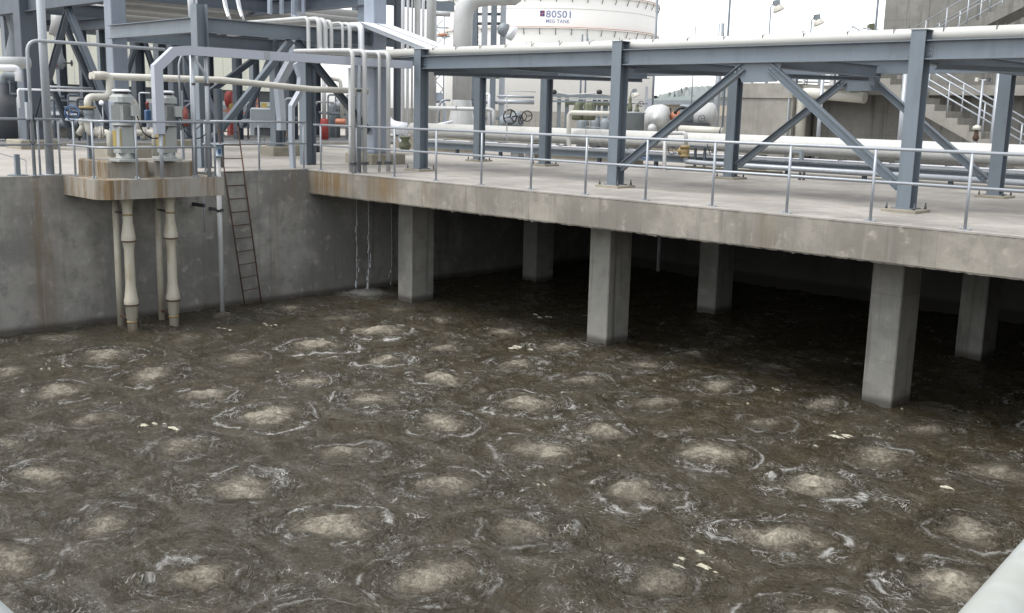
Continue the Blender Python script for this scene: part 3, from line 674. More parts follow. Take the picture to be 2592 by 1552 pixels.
# ================================================================== the two vertical pumps
MIDG = paint('motor_fin_grey_paint', (.30, .32, .31), .4, .4, (.2, .2, .19))
def vpump(x, y, lab, second=False):
    t = thing('vertical_pump', lab, 'pump', (x, y, .345), 'vertical pumps on the platform')
    mb = MB(); mb.bbox((x, y, .345), .46, .46, .05, .01); mb.lathe((x, y, .395), [(.19, 0), (.19, .03), (.165, .031), (.165, .16)], (0, 0, 1), 24); mb.build('base', PUMPG, t)
    S = 1.2
    st = MB(); st.bbox((x, y, .52), .33, .33, .56, .03); st.lathe((x, y, 1.08), [(.22, 0), (.22, .03)], (0, 0, 1), 28); sto = st.build('stool', PUMPG, t)
    MB().box((x+.166, y-.155, .60), (x+.171, y-.125, 1.02)).build('yellow_guard', YELLOW, sto)
    MB().box((x-.14, y-.171, .66), (x+.02, y-.167, .98)).build('yellow_guard', YELLOW, sto)
    mb = MB(); mb.lathe((x, y, 1.11), [(.20, 0), (.20, .025), (.17, .03), (.17, .06)], (0, 0, 1), 28); mb.bbox((x, y, 1.15), .34, .34, .40, .06, .2)
    for k in range(14):
        o_ = -.117+.018*k
        for sx, sy in ((1, 0), (0, -1)):
            c = Vector((x, y, 0))+Matrix.Rotation(.2, 3, 'Z') @ Vector((sx*.175+(o_ if sy else 0), sy*.175+(o_ if sx else 0), 0))
            nrm = Matrix.Rotation(.2, 3, 'Z') @ Vector((sx, sy, 0))
            mb.rect([c+Vector((0, 0, 1.19)), c+Vector((0, 0, 1.50))], .006, .018, upv=nrm)
    mo = mb.build('motor', MIDG, t)
    mb = MB(); mb.bbox((x, y, 1.555), .39, .39, .17, .06, .2); mb.build('fan_cowl', PUMPG, mo)
    MB().lathe((x, y, 1.765), [(.17, 0), (.19, .01), (.19, .035), (.14, .055)], (0, 0, 1), 28).build('rain_cap', CLAD, mo)
    MB().lathe((x, y, 1.725), [(.15, 0), (.15, .04)], (0, 0, 1), 20).build('cap_neck', BLACK, mo)
    MB().box((x+.19, y+.08, 1.28), (x+.30, y+.22, 1.5)).build('terminal_box', PUMPG, mo)
    MB().tube([(x+.24, y+.2, 1.28), (x+.26, y+.30, .92), (x+.28, y+.55, .80), (x+.25, y+.78, .90), (x+.2, y+.88, 1.05)], .013, 8, .15).build('cable', BLACK, t)
    # shaft column hanging through the platform into the water
    top = -.40; c = MB()
    prof = [(.10, WL-.4), (.10, WL+.28), (.118, WL+.30), (.125, WL+.56), (.145, WL+.58), (.15, WL+.62), (.15, WL+.69), (.135, WL+.74), (.105, WL+1.0), (.10, WL+1.75), (.125, WL+1.92), (.145, WL+1.95),
            (.15, WL+1.98), (.15, WL+2.05), (.14, WL+2.09), (.102, WL+2.35), (.10, WL+2.55), (.105, WL+2.70), (.15, top-.02), (.17, top-.002)]
    c.lathe((x+.02, y, 0), prof, (0, 0, 1), 26); co_ = c.build('shaft_column', TRUNKW, t)
    for h_ in (WL+.575, WL+1.945): MB().lathe((x+.02, y, h_), [(.126, 0), (.152, .002), (.152, .03), (.14, .032)], (0, 0, 1), 26).build('dark_joint', RUST, co_)
    for h_ in (WL+.2, WL+2.50): MB().lathe((x+.02, y, h_), [(.101, 0), (.112, .002), (.112, .035), (.101, .037)], (0, 0, 1), 26).build('clamp_band', BRASS, co_)
    d = MB(); d.tube([(x-.60, y+.03, WL-.4), (x-.60, y+.03, top)], .068, 16)
    dd = d.build('side_pipe', TRUNKW, t)
    for h_ in (WL+.25, WL+2.52): MB().box((x-.54, y-.01, h_), (x-.08, y+.04, h_+.03)).build('strap', RUST, dd)
    return t
vpump(1.20, -5.40, 'left vertical pump with grey motor and long column down into the water')
vpump(1.22, -4.45, 'right vertical pump beside the silver duct, long column down into the water')

# piping round the pumps
pipe([at(228, 192, X=.25), at(560, 203, X=.25), at(790, 226, X=.25), at(930, 231, X=.25)], .075, 'level cream pipe crossing behind both pumps at motor height', bend=.1)
pipe([at(236, 190, X=.45), at(278, 190, X=.45), at(278, 246, X=.45), at(222, 246, X=.45), at(222, 274, X=.45)], .078, 'cream discharge pipe looping beside the left pump motor down to the hand valve', bend=.16)
q = at(222, 290, X=.45)
t = thing('gate_valve', 'stained gate valve with blue handwheel and yellow flanges beside the left pump', 'valve', q)
MB().lathe(q+Vector((0, 0, -.12)), [(.13, 0), (.13, .05), (.1, .06), (.14, .12), (.14, .2), (.1, .235)], (0, 0, 1), 20).build('body', MIDM, t)
MB().lathe(q+Vector((0, 0, .12)), [(.17, 0), (.17, .045), (.1, .05)], (0, 0, 1), 20).build('top_flange', BRASS, t)
MB().lathe(q+Vector((.0, .05, .02)), [(.10, 0), (.12, .1), (.09, .2), (.03, .22), (.03, .4)], (-.2, -1, .1), 14).build('bonnet', DARKM, t)
hw = MB(); c = q+Vector((-.02, -.32, .03)); ax = Vector((.65, -.7, .1)).normalized(); a = ax.orthogonal().normalized(); b_ = ax.cross(a)
hw.tube([c+(a*math.cos(k*.3927)+b_*math.sin(k*.3927))*.15 for k in range(17)], .013, 7)
for k in range(4): hw.tube([c, c+(a*math.cos(k*1.57)+b_*math.sin(k*1.57))*.15], .009, 6)
hw.build('handwheel', BLUE, t)
pipe([at(222, 306, X=.45), at(226, 334, X=.45), at(240, 336, X=.5)], .078, 'short cream elbow under the hand valve', bend=.08)
pipe([at(240, 336, X=.5), at(278, 336, X=.8), at(281, 395, X=.8)], .072, 'cream suction elbow bolted beside the left pump foot', bend=.12, flanges=[(at(256, 336, X=.6), (.3, 1, 0))])
pipe([at(345, 336, X=.6), at(372, 336, X=.7), at(392, 336, X=.9), at(394, 395, X=.9)], .070, 'cream suction elbow bolted between the two pumps', bend=.12, flanges=[(at(366, 337, X=.65), (.2, 1, 0))])
pipe([at(318, 238, X=.6), at(345, 262, X=.6), at(350, 300, X=.6), at(352, 330, X=.6)], .055, 'curved cream pipe arching down to the right of the left motor', bend=.14)
pipe([at(198, 340, X=.1), at(210, 320, X=.1), at(204, 300, X=.1)], .06, 'short cream stub pipe left of the hand valve', bend=.05)
for (x, y, ln, lab) in [(237, 430, .95, 'slim blue-grey pipe support foot left of the pump plinth'), (345, 400, 1.0, 'slim blue-grey pipe support between the pumps')]:
    q = at(x-8, y-30, X=.1 if x < 300 else .25); 
    MB().rect([(q.x, q.y, .002), (q.x, q.y, ln)], .09, .09, upv=(0, 1, 0)).build('pipe_support', STEEL, None, lab, 'support', 'small steel pipe supports')
t = thing('instrument_valve', 'small blue valve actuator in front of the dark opening between the pumps', 'valve', at(375, 290, X=.6))
q = at(374, 290, X=.6); MB().bbox(q-Vector((0, 0, .12)), .12, .12, .22, .02).build('actuator', BLUE, t); MB().lathe(q+Vector((0, 0, .1)), [(.03, 0), (.03, .12), (.05, .13), (.02, .18)], (0, 0, 1), 10).build('stem', RED, t)
pipe([q+Vector((0, 0, -.12)), q+Vector((0, 0, -.5))], .03, 'thin pipe under the small blue actuator', mat=GALV, bend=0)
t = thing('pressure_gauge', 'round silver pressure gauge on a thin stem left of the left motor', 'gauge', at(258, 290, X=.9))
q = at(258, 261, X=.9); MB().lathe(q, [(.045, 0), (.05, .01), (.05, .035), (.0, .04)], (.6, -.75, .2), 18).build('dial', CLAD, t)
MB().tube([q+Vector((0, .01, -.04)), q+Vector((0, .01, -.62))], .012, 8).build('stem', GALV, t)
t = thing('fire_extinguisher_post', 'pale post carrying a red cylinder just right of the right pump', 'post', at(470, 400, X=.3))
q = at(470, 300, X=.3); MB().rect([(q.x-.05, q.y-.07, .002), (q.x-.05, q.y-.07, 1.85)], .06, .06, upv=(0, 1, 0)).build('post', GALV, t)
MB().lathe((q.x, q.y, q.z-.18), [(.06, 0), (.06, .36), (.03, .40), (.03, .45)], (0, 0, 1), 16).build('red_cylinder', RED, t)
t = thing('thin_hoop', 'thin galvanised hoop pipe standing right of the right pump', 'pipe', at(460, 320, X=.9))
MB().tube([at(459, 330, X=.9), at(452, 160, X=.9), at(462, 135, X=.9), at(490, 133, X=.9)], .022, 8, .12).build('run', GALV, t)
t = thing('slim_pole', 'slim galvanised pole between the right pump and the platform railing end', 'pole', at(492, 420, X=1.3))
MB().tube([at(492, 445, X=1.45), at(483, 140, X=1.45)], .04, 10).build('shaft', GALV, t)
t = thing('small_shelf', 'small galvanised instrument shelf with a hanging black cable right of the pumps', 'shelf', at(485, 305, X=.9))
MB().box(at(455, 306, X=.9), at(517, 303, X=.98)).build('plate', GALV, t)
MB().tube([at(455, 308, X=.9), at(470, 325, X=.9), at(492, 330, X=.9), at(508, 318, X=.9), at(517, 306, X=.9)], .011, 6, .1).build('cable', BLACK, t)
# ================================================================== west rack (left) 
g_ = 'steel columns of the west rack'
def wcol(x, y, top, lab, w=.3, mat=None, pad=True, ph=.3):
    if pad: MB().bbox((x, y, .0), 1.25 if w > .35 else .8, 1.25 if w > .35 else .8, ph, .03).build('foundation_block', C_BASE, None, 'concrete foundation block under the ' + lab.split(' at the ')[0].split(' seen ')[0].split(' standing ')[0].split(' rising ')[0], 'foundation', 'foundation blocks of the west rack')
    t = thing('steel_column', lab, 'column', (x, y, ph if pad else 0), g_)
    if w > .35:
        MB().bbox((x, y, ph if pad else 0.001), w, w, top-(ph if pad else 0), .02).build('fireproofed_shaft', mat or STEELL, t)
    else: MB().hbeam((x, y, ph if pad else 0.001), (x, y, top), w, w, .02, .014, upv=(0, 1, 0)).build('shaft', mat or STEEL, t)
    MB().box((x-w/2-.06, y-w/2-.06, (ph if pad else 0)+.001), (x+w/2+.06, y+w/2+.06, (ph if pad else 0)+.025)).build('base_plate', STEEL, t)
    return t
wcol(-1.55, -2.05, 3.95, 'short-topped column standing behind the right pump', .3, pad=False)
wcol(-1.65, 3.45, 9.5, 'widest pale column at the corner of the deck behind the small flanged pipes', .46)
wcol(-2.25, 3.55, 9.5, 'dark column tight beside the widest pale column', .28, pad=False)
wcol(-6.7, -1.75, 9.5, 'pale tall column rising behind the left pump', .44, mat=STEELM)
wcol(-6.7, 3.45, 3.7, 'short column far behind the silver bent trays', .3)
wcol(-13.2, -1.7, 9.5, 'broad dark column behind the hoop pipe at upper left', .56, mat=STEELD)
wcol(-13.2, 3.45, 9.5, 'dark column of the west rack seen through the braces', .4, mat=STEELD)
steel_column(-1.81, 1.25, 3.13, 'steel column with a cap standing beside the deck corner, front of the bent silver trays', w=.32, h=.32, base=False)
g_b = 'beams of the west rack'
def wb(p0, p1, lab, h=.36, w=.22, mat=None): beam(p0, p1, lab, h=h, w=w, mat=mat, plates=False, grp=g_b)
wb((-1.55, -2.05, 3.47), (-6.5, -2.0, 3.47), 'west rack beam between the left pump column and the short-topped column')
wb((-1.55, -1.9, 3.47), (-1.6, 3.25, 3.47), 'west rack beam running away behind the vertical cream pipes')
wb((-6.7, -1.55, 3.44), (-6.7, 3.3, 3.44), 'rear west rack beam seen under the front one')
wb((-6.6, 3.45, 3.44), (-1.85, 3.45, 3.44), 'far west rack beam behind the vertical pipe group')
wb((-1.7, 1.3, 2.9), (-1.7, 3.4, 2.9), 'short low beam from the capped column to the widest pale column', h=.2)
wb((-21, -1.7, 4.95), (-6.9, -1.7, 4.95), 'deep dark beam across the top left corner', h=1.2, w=.3, mat=STEELD)
wb((-21, 3.45, 4.62), (-2.0, 3.45, 4.62), 'dark upper beam of the west rack behind the pipes', h=.4, w=.3, mat=STEELD)
wb((-13.2, -1.4, 4.55), (-13.2, 3.3, 4.55), 'upper cross beam between the dark columns at the left', h=.4, mat=STEELD)
wb((-6.7, -1.5, 4.62), (-6.7, 3.3, 4.62), 'upper cross beam behind the tall pale column', h=.4, mat=STEELD)
wb((1.6, FY, 2.78), (-1.65, 3.3, 2.78), 'low oblique beam joining the deck rack to the west rack', h=.22)
g_ = 'diagonal braces of the west rack'
brace((-1.6, .63, 3.28), (-1.58, -1.9, .55), 'long pale brace falling left from under the vertical pipes towards the yard', g_, STEEL, .16, .16)
brace((-1.6, .78, 3.28), (-1.62, 3.2, .9), 'dark brace falling right behind the duct support poles', g_, STEELD, .16, .16)
brace((-9.9, -1.7, 4.3), (-12.9, -1.7, .7), 'dark brace falling left to the broad dark column', g_, STEELD, .17, .16)
brace((-9.9, -1.7, 4.3), (-6.95, -1.7, .7), 'dark brace falling right to the tall pale column', g_, STEELD, .17, .16)
brace((-13.2, 3.45, 4.3), (-10.0, 3.45, .6), 'dark far brace seen between the two leftmost columns', g_, STEELD, .2, .2)
brace((-6.7, 3.0, 3.2), (-6.7, -.9, .6), 'dark brace low behind the long pale brace', g_, STEELD, .16, .16)

# pipes on the west rack: cream pipes run in from the left, drop and run on
gp = 'cream pipes stepping down beside the capped column'
for i, (px, r, sm) in enumerate([(780, .05, 893), (808, .07, None), (822, .075, None), (838, .055, 923), (867, .035, 960), (885, .055, 983), (914, .085, None)]):
    a = at(px, 35 + i*3.2, X=-1.15); y = a.y; z1 = a.z-.10
    w_ = ['first', 'second', 'third', 'fourth', 'fifth', 'sixth', 'seventh and brightest'][i]
    if sm:
        e = at(sm, 200, X=1.85)
        pts = [(-8, y, z1), (-1.15, y, z1), (-1.15, y, 2.94), (-.6, e.y, 2.94), (1.85, e.y, 2.90), (1.85, e.y, .02)]
        t = pipe(pts, r, '%s cream stepped pipe from the left, its tail dropping to a floor flange' % w_, bend=.16, grp=gp, mat=PIPEG)
        MB().lathe((1.85, e.y, .2), [(r, 0), (r*1.9, .001), (r*1.9, .03), (r*1.2, .031), (r*1.2, .04), (r*1.9, .041), (r*1.9, .07), (r, .071)], (0, 0, 1), 14).build('floor_flange', DARKM, t)
    else:
        yy = {1: 4.9, 2: 5.3, 6: 5.75}[i]
        pipe([(-8, y, z1), (-1.15, y, z1), (-1.15, y, 3.0), (-.4, y+.2, 3.0), (1.2, yy, 3.0), (21, yy, 3.0)], r, '%s cream stepped pipe from the left, its tail lying on the deck rack' % w_, bend=.18, grp=gp, mat=CLAD if i == 6 else PIPEG)
pipe([(1.62, .15, .02), (1.62, .15, .9), (1.62, .15, 2.5)], .075, 'thick grey pipe standing on the deck corner between the duct poles', mat=PIPEG, bend=0)
for (y0, y1, lab) in [(2.70, 3.18, 'front one of the two sloping silver trays descending onto the deck rack'), (3.30, 3.78, 'rear one of the two sloping silver trays descending onto the deck rack')]:
    t = thing('cable_tray', lab, 'cable tray', (-1.4, y0, 3.8), 'sloping silver trays')
    yc = (y0+y1)/2
    MB().rect([(-4.5, yc, 3.82), (-1.35, yc, 3.82), (1.55, yc, 3.02), (1.9, yc, 3.0)], y1-y0-.03, .10).build('channel', GALV, t)
    MB().rect([(-4.5, yc, 3.885), (-1.35, yc, 3.885), (1.56, yc, 3.085), (1.88, yc, 3.065)], y1-y0, .016).build('lid', CLAD, t)
# bent flat silver trays standing in the yard
SIL = paint('tray_silver', (.36, .40, .46), .4, .15)
t = thing('cable_tray', 'silver tray going up, leaning right and up again, left of the two in the yard', 'cable tray', at(706, 345, X=-5.5), 'bent silver trays in the yard')
MB().rect([at(712, 330, X=-5), at(712, 300, X=-5), at(704, 215, X=-5), at(740, 150, X=-5), at(748, 118, X=-5), at(750, -60, X=-5)], .42, .14, upv=(1, .7, 0)).build('tray', SIL, t)
t = thing('cable_tray', 'silver tray with an S bend standing beside the capped column', 'cable tray', at(742, 440, X=-1.9), 'bent silver trays in the yard')
MB().rect([at(742, 432, X=-.6), at(738, 345, X=-.6), at(738, 270, X=-.6), at(758, 235, X=-.6), at(760, 195, X=-.6), at(748, 160, X=-.6)], .20, .1, upv=(1, .7, 0)).build('tray', SIL, t)
for (a, b_, lab) in [(468, 12, 'left one of two bright round pipes dropping onto the west rack beam'), (494, 7, 'thin bright pipe dropping onto the west rack beam beside a thicker one')]:
    pass
pipe([at(478, -60, X=-2.2), at(485, 45, X=-2.2)], .075, 'thicker bright pipe dropping onto the west rack beam near the short-topped column', mat=CLAD, bend=0)
pipe([at(493, -60, X=-2.2), at(498, 44, X=-2.2)], .035, 'thin bright pipe dropping onto the west rack beam near the short-topped column', mat=CLAD, bend=0)
for k, (px, w_) in enumerate([(568, 'left'), (602, 'right')]):
    t = thing('cable_tray', '%s bright curved tray dropping behind the upper cream pipes' % w_, 'cable tray', at(px, 40, X=-3.5), 'bright trays dropping from above')
    MB().rect([at(px-2, -80, X=-3.5), at(px-2, -10, X=-3.5), at(px+4, 20, X=-3.4), at(px+12, 46, X=-3.2)], .2, .05, upv=(1, .7, 0)).build('tray', CLAD, t)
for k, (px, w, w_) in enumerate([(683, .30, 'left'), (713, .26, 'second'), (744, .24, 'third'), (768, .22, 'right')]):
    t = thing('cable_tray', '%s of four wide pale trays standing above the stepped pipes' % w_, 'cable tray', at(px, 30, X=-4.2), 'wide pale trays above the stepped pipes')
    MB().rect([at(px, 36, X=-4.2), at(px, -90, X=-4.2)], w, .08, upv=(.7, .7, 0)).build('tray', STEELL, t)
# level pipes between the pumps' header and the right; post
q = at(557, 424, Z=0)
MB().hbeam((q.x, q.y, .001), (q.x, q.y, 1.95), .16, .16, .012, .01, upv=(0, 1, 0)).build('pipe_support', STEEL, None, 'short steel post holding the level cream pipe beside the ladder top', 'support', 'small steel pipe supports')
# high pipes running away (along y)
gh = 'grey pipes running high over the yard'
for i, (py, X_, r) in enumerate([(9, -8.5, .16), (-6, -8.0, .12), (24, -10.5, .14), (-18, -11.5, .25), (40, -12.5, .16)]):
    a = at(300, py, X=X_); w_ = ['second lowest', 'upper', 'third', 'thickest', 'lowest, partly hidden'][i]
    pipe([(X_, at(298, 20, X=X_).y, a.z), (X_, at(948, 50, X=X_).y, a.z)], r, '%s grey pipe running high over the yard behind the tall pale column' % w_, mat=paint('grey_pipe_paint_%d' % i, (.27, .27, .26), .5, .3), bend=0, grp=gh)

# ================================================================== far rack in front of the cream hall
FX = -21.5
gN = 'columns of the far rack'
for i, (px, w) in enumerate([(30, .3), (160, .28), (215, .22), (262, .22), (352, .34), (412, .42), (476, .45), (530, .3), (602, .26), (645, .3), (735, .4), (800, .3), (905, .3), (1004, .22)]):
    X_ = FX if i % 2 == 0 else FX-5
    p = at(px, 250, X=X_)
    MB().hbeam((X_, p.y, .001), (X_, p.y, 9.6), w*1.3, w*1.3, .03, .02, upv=(0, 1, 0)).build('rack_column', STEELD if i % 3 else STEEL, None,
        'far rack column seen %s' % ['at the left edge behind the dark machinery', 'between the two dark left braces', 'just left of the loop of cream pipe', 'left of the tall pale column', 'between the pumps, left one',
        'behind the silver duct', 'behind the thin hoop pipe', 'behind the short-topped column', 'beside the red reel', 'left of the yellow sign', 'behind the bent silver trays', 'behind the right dark brace', 'behind the widest pale column', 'behind the round bright risers'][i], 'column', gN)
ya, yb_ = at(-80, 250, X=FX).y, at(960, 250, X=FX-4).y
for (X_, zc, h, lab) in [(FX, 5.0, .45, 'lower long dark beam of the far rack'), (FX-5, 5.1, .45, 'second long dark beam of the far rack'), (FX, 7.1, .45, 'upper long dark beam of the far rack'), (FX-5, 8.6, .5, 'highest long dark beam of the far rack')]:
    wb((X_+.25, ya, zc), (X_+.25, yb_, zc), lab, h=h, w=.3, mat=STEELD)
for i, (pa, pb, za, zb_, lab) in enumerate([(60, 160, 4.9, .5, 'far dark brace between the leftmost columns'), (262, 352, .5, 4.6, 'far brace rising to the right behind the level cream pipe'), (352, 425, 4.6, .5, 'far brace falling to the right behind the pumps'),
                                     (160, 262, 4.8, .6, 'far brace crossing behind the discharge loop'), (412, 476, 4.6, .6, 'far brace behind the right pump'), (602, 690, .6, 4.6, 'far thin brace near the red reel'), (735, 800, 4.4, .6, 'far brace behind the capped column')]):
    a, b_ = at(pa, 250, X=FX), at(pb, 250, X=FX)
    brace((FX+.4, a.y, za), (FX+.4, b_.y, zb_), lab, 'diagonal braces of the far rack', STEELD, .2, .2)
for i, (zc, r, xo) in enumerate([(5.45, .22, -1), (5.4, .16, -2), (5.5, .28, -3.2), (5.4, .14, -4.2), (7.6, .25, -1), (7.55, .18, -2.2), (7.7, .3, -3.5)]):
    pipe([(FX+xo, ya, zc), (FX+xo, yb_, zc)], r, '%s pipe lying on the %s deck of the far rack' % (['first', 'second', 'thick third', 'thin fourth', 'first', 'second', 'thick third'][i], 'lower' if i < 4 else 'upper'), mat=[PIPEG, MIDM, PIPEG, DARKM][i % 4], bend=0, grp='pipes on the far rack', seg=10)
# ---- cream hall with dark louvred bands
t = thing('factory_hall', 'long cream clad hall with dark window bands behind the racks', 'building', (-46, 10, 0))
hx = -46; y0, y1 = at(-100, 250, X=hx).y, at(742, 250, X=hx).y
MB().box((hx-14, y0, 0), (hx, y1, 1.6)).build('plinth_wall', MIDM, t)
MB().box((hx-14, y0+.02, 1.6), (hx-.35, y1-.02, 13)).build('body', DARKM, t)
ynow = y0; rnd = random.Random(4)
zs0 = at(300, 218, X=hx).z; zs1 = at(300, 93, X=hx).z
for i, (pa, pb) in enumerate([(-80, 20), (26, 74), (80, 160), (172, 205), (214, 272), (278, 350), (362, 402), (410, 430), (440, 470), (522, 596), (606, 650), (655, 712)]):
    a, b_ = at(pa, 250, X=hx).y, at(pb, 250, X=hx).y
    w = MB(); w.box((hx-.34, a, zs0), (hx+.0, b_, zs1))
    pan = w.build('cream_panel', HALLC, t)
    w = MB()
    k = a+.5
    while k < b_-.1: w.box((hx+.001, k-.012, zs0+.02), (hx+.015, k+.012, zs1-.02)); k += .9
    if w.v: w.build('panel_seams', paint('seam_%d' % i, (.5, .51, .45), .6, .1), pan)
MB().box((hx-.3, y0, zs1+.55), (hx+.02, y1, zs1+3.4)).build('upper_cladding', HALLC, t)
MB().box((hx-.33, y0, 1.605), (hx-.02, y1, 1.9)).build('sill_band', PIPEG, t)
# ================================================================== yard things at the left
def D(px, py, d): return at(px, py, D=d)
pipe([at(-60, 158, X=-8), at(74, 159, X=-8)], .16, 'thick white pipe entering from the left edge below the dark beam', mat=PIPEG, bend=0)
pipe([at(-60, 172, X=-7), at(45, 172, X=-7), at(47, 206, X=-7)], .085, 'bright pipe with an elbow at the left edge', mat=CLAD, bend=.12)
pipe([at(49, 273, X=-5), at(45, 226, X=-5), at(272, 232, X=-5)], .026, 'thin white pipe running level behind the hoop and down at its left end', mat=CLAD, bend=.06)
pipe([at(110, 219, X=-8), at(235, 224, X=-8)], .03, 'thin grey pipe level behind the braces at left', mat=GALV, bend=0)
t = thing('vertical_vessel', 'dark grey vertical vessel with pipes at the left edge', 'tank', D(20, 330, 40))
q = D(15, 300, 40); MB().lathe((q.x, q.y, .1), [(.6, 0), (.6, 1.2), (.5, 1.5), (.2, 1.7), (.2, 2.1)], (0, 0, 1), 28).build('shell', DARKM, t)
MB().tube([(q.x, q.y, 2.1), (q.x, q.y, 2.5), (q.x+1.2, q.y+.9, 2.5)], .14, 12, .3).build('outlet', MIDM, t)
t = thing('vertical_vessel', 'round grey vessel behind the hoop pipe at left', 'tank', D(66, 330, 36))
q = D(66, 300, 37); MB().lathe((q.x, q.y, .1), [(.28, 0), (.28, 1.55), (.2, 1.65)], (0, 0, 1), 24).build('shell', MIDM, t)
MB().lathe((q.x, q.y, .0), [(.4, 0), (.4, .1)], (0, 0, 1), 20).build('base', C_BASE, t)
t = thing('upper_hopper', 'grey hourglass shaped duct hanging high at the left edge', 'duct', D(30, 30, 34))
q = D(29, 25, 36); MB().lathe((q.x, q.y, q.z-1.9), [(.32, 0), (.30, .4), (.12, 1.1), (.14, 1.3), (.30, 2.2)], (0, 0, 1), 20).build('shell', MIDM, t)
pipe([D(-40, 22, 37), D(62, 26, 37)], .13, 'bright level duct under the dark beam at the top left corner', mat=PIPEG, bend=0)
pipe([D(146, 28, 36), D(146, 60, 36), D(140, 90, 36)], .22, 'wide pale down pipe under the deep dark beam', mat=PIPEG, bend=0)
t = thing('hanging_valve', 'grey valve body with red collar and black wheel between the left braces', 'valve', D(155, 150, 38))
q = D(150, 158, 38); MB().lathe(q-Vector((0, 0, .25)), [(.12, 0), (.2, .15), (.22, .3), (.16, .45), (.13, .6), (.1, 1.15)], (0, 0, 1), 16).build('body', MIDM, t)
MB().lathe(q+Vector((0, 0, .0)), [(.14, 0), (.24, .02), (.24, .07), (.14, .09)], (1, .4, 0), 16).build('red_collar', RED, t)
MB().lathe(D(180, 160, 37.6), [(.02, -.3), (.03, 0), (.11, .01), (.11, .03)], (.6, .7, 0), 14).build('wheel', BLACK, t)
t = thing('skid', 'low white skid frame with tanks in front of the hall at left', 'machine', D(130, 300, 44))
a, b_ = D(-20, 285, 46), D(210, 287, 46)
MB().rect([a, b_], .25, .14).build('top_rail', CLAD, t)
MB().rect([D(-20, 298, 46), D(215, 302, 46)], .9, .3).build('frame', DARKM, t)
for px in (20, 145, 185): MB().lathe(D(px, 300, 45)-Vector((0, 0, .2)), [(.18, -.6), (.2, -.5), (.2, .5), (.18, .6)], (.7, .7, 0), 14).build('cylinder', MIDM, t)
MB().rect([D(-20, 322, 46), D(215, 326, 46)], 1.2, .75).build('base', C_BLDG, t)
for px in (95, 170):
    pass
# red hose reel and rail, yellow sign, barrels
t = thing('hose_reel', 'red hose reel cabinet with red hand rail in front of the hall', 'hose reel', D(590, 290, 52))
q = D(588, 252, 52); MB().lathe(q-Vector((.2, .2, 0)), [(.36, 0), (.42, .04), (.42, .32), (.36, .36)], (.7, .6, 0), 22).build('reel', DRED, t)
MB().rect([q-Vector((0, 0, .3)), Vector((q.x, q.y, .05))], .5, .3, upv=(1, 0, 0)).build('stand', DRED, t)
for a, b_ in (((600, 242), (650, 242)), ((650, 242), (652, 300)), ((600, 286), (652, 287)), ((562, 280), (590, 280))): MB().rect([D(*a, 51.5), D(*b_, 51.5)], .09, .09, upv=(.3, .3, 1)).build('hand_rail', ORANGE, t)
MB().lathe(D(587, 270, 51), [(.13, 0), (.15, .05), (.13, .1)], (.7, -.6, 0), 14).build('yellow_hub', YELLOW, t)
t = thing('sign', 'small yellow square sign on a thin post in the yard', 'sign', D(668, 300, 44))
MB().rect([D(661, 268, 44), D(676, 268, 44)], .03, .24).build('board', YELLOW, t)
q = D(668, 268, 44.1); MB().tube([q, (q.x, q.y, .01)], .02, 6).build('post', GALV, t)
t = thing('pump_skid', 'dark boxy pump set on short legs in the yard left of the bent trays', 'machine', D(680, 320, 40))
q = D(678, 312, 40); MB().bbox((q.x, q.y, .75), 1.1, .9, .75, .06, .6).build('cabinet', MIDM, t)
MB().bbox((q.x, q.y, .45), .8, .6, .3, .03, .6).build('engine', DARKM, t)
MB().bbox((q.x+.1, q.y+.6, .40), .5, .4, .45, .03, .6).build('brown_box', BRASS, t)
for a in (-.25, .25): MB().tube([(q.x+a, q.y+a, .45), (q.x+a, q.y+a, .02)], .05, 8).build('leg', BLACK, t)
t = thing('block_stand', 'grey trestle standing on a concrete block in the yard', 'trestle', D(705, 380, 34))
q = at(706, 393, Z=0); MB().bbox((q.x, q.y+.3, 0), 1.05, .8, .34, .02, .4).build('block', C_BASE, t)
for dx, sx in ((-.28, -.12), (.28, .12)): MB().rect([(q.x+dx, q.y+.3, .35), (q.x+sx, q.y+.3, 1.15)], .14, .14, upv=(0, 1, 0)).build('leg', STEELD, t)
MB().box((q.x-.4, q.y+.12, 1.15), (q.x+.4, q.y+.48, 1.25)).build('plate', STEEL, t)
q = at(795, 385, Z=0); MB().bbox((q.x, q.y, 0), .42, .42, .3, .02).build('black_crate', BLACK, None, 'small black box on the yard right of the capped column', 'box')
t = thing('red_drum', 'red cylinder at the foot of a thin white pipe far across the road', 'cylinder', D(821, 318, 50))
q = D(821, 318, 50); MB().lathe((q.x, q.y, .05), [(.2, 0), (.2, .95), (.15, 1.0)], (0, 0, 1), 18).build('drum', DRED, t)
MB().tube([(q.x, q.y, 1.05), (q.x, q.y, 3.2)], .1, 12).build('riser', PIPEG, t)
pipe([D(825, 197, 52), D(862, 203, 52), D(866, 300, 52)], .09, 'white goose neck pipe standing against the bright sky left of the widest pale column', mat=CREAM, bend=.2)
pipe([D(800, 226, 47), D(900, 230, 47)], .085, 'cream pipe level behind the capped column to the right', mat=CREAM, bend=0)
t = thing('valve_group', 'group of grey valves and vertical pipes far behind the duct support pole', 'valves', D(860, 300, 55))
for px, r, tp in ((845, .3, 262), (880, .12, 250), (858, .07, 240), (895, .2, 270)):
    q = D(px, 320, 55); z_ = D(px, tp, 55).z; MB().lathe((q.x, q.y, .05), [(r, 0), (r, z_-.3), (r*.5, z_)], (0, 0, 1), 16).build('vessel', MIDM, t)
MB().lathe(D(868, 262, 54), [(.25, -.4), (.25, .4)], (.7, .7, 0), 14).build('drum', CLAD, t)
MB().lathe(D(862, 308, 50), [(.1, -.25), (.14, -.2), (.14, .2), (.1, .25)], (.7, .7, 0), 14).build('orange_body', ORANGE, t)
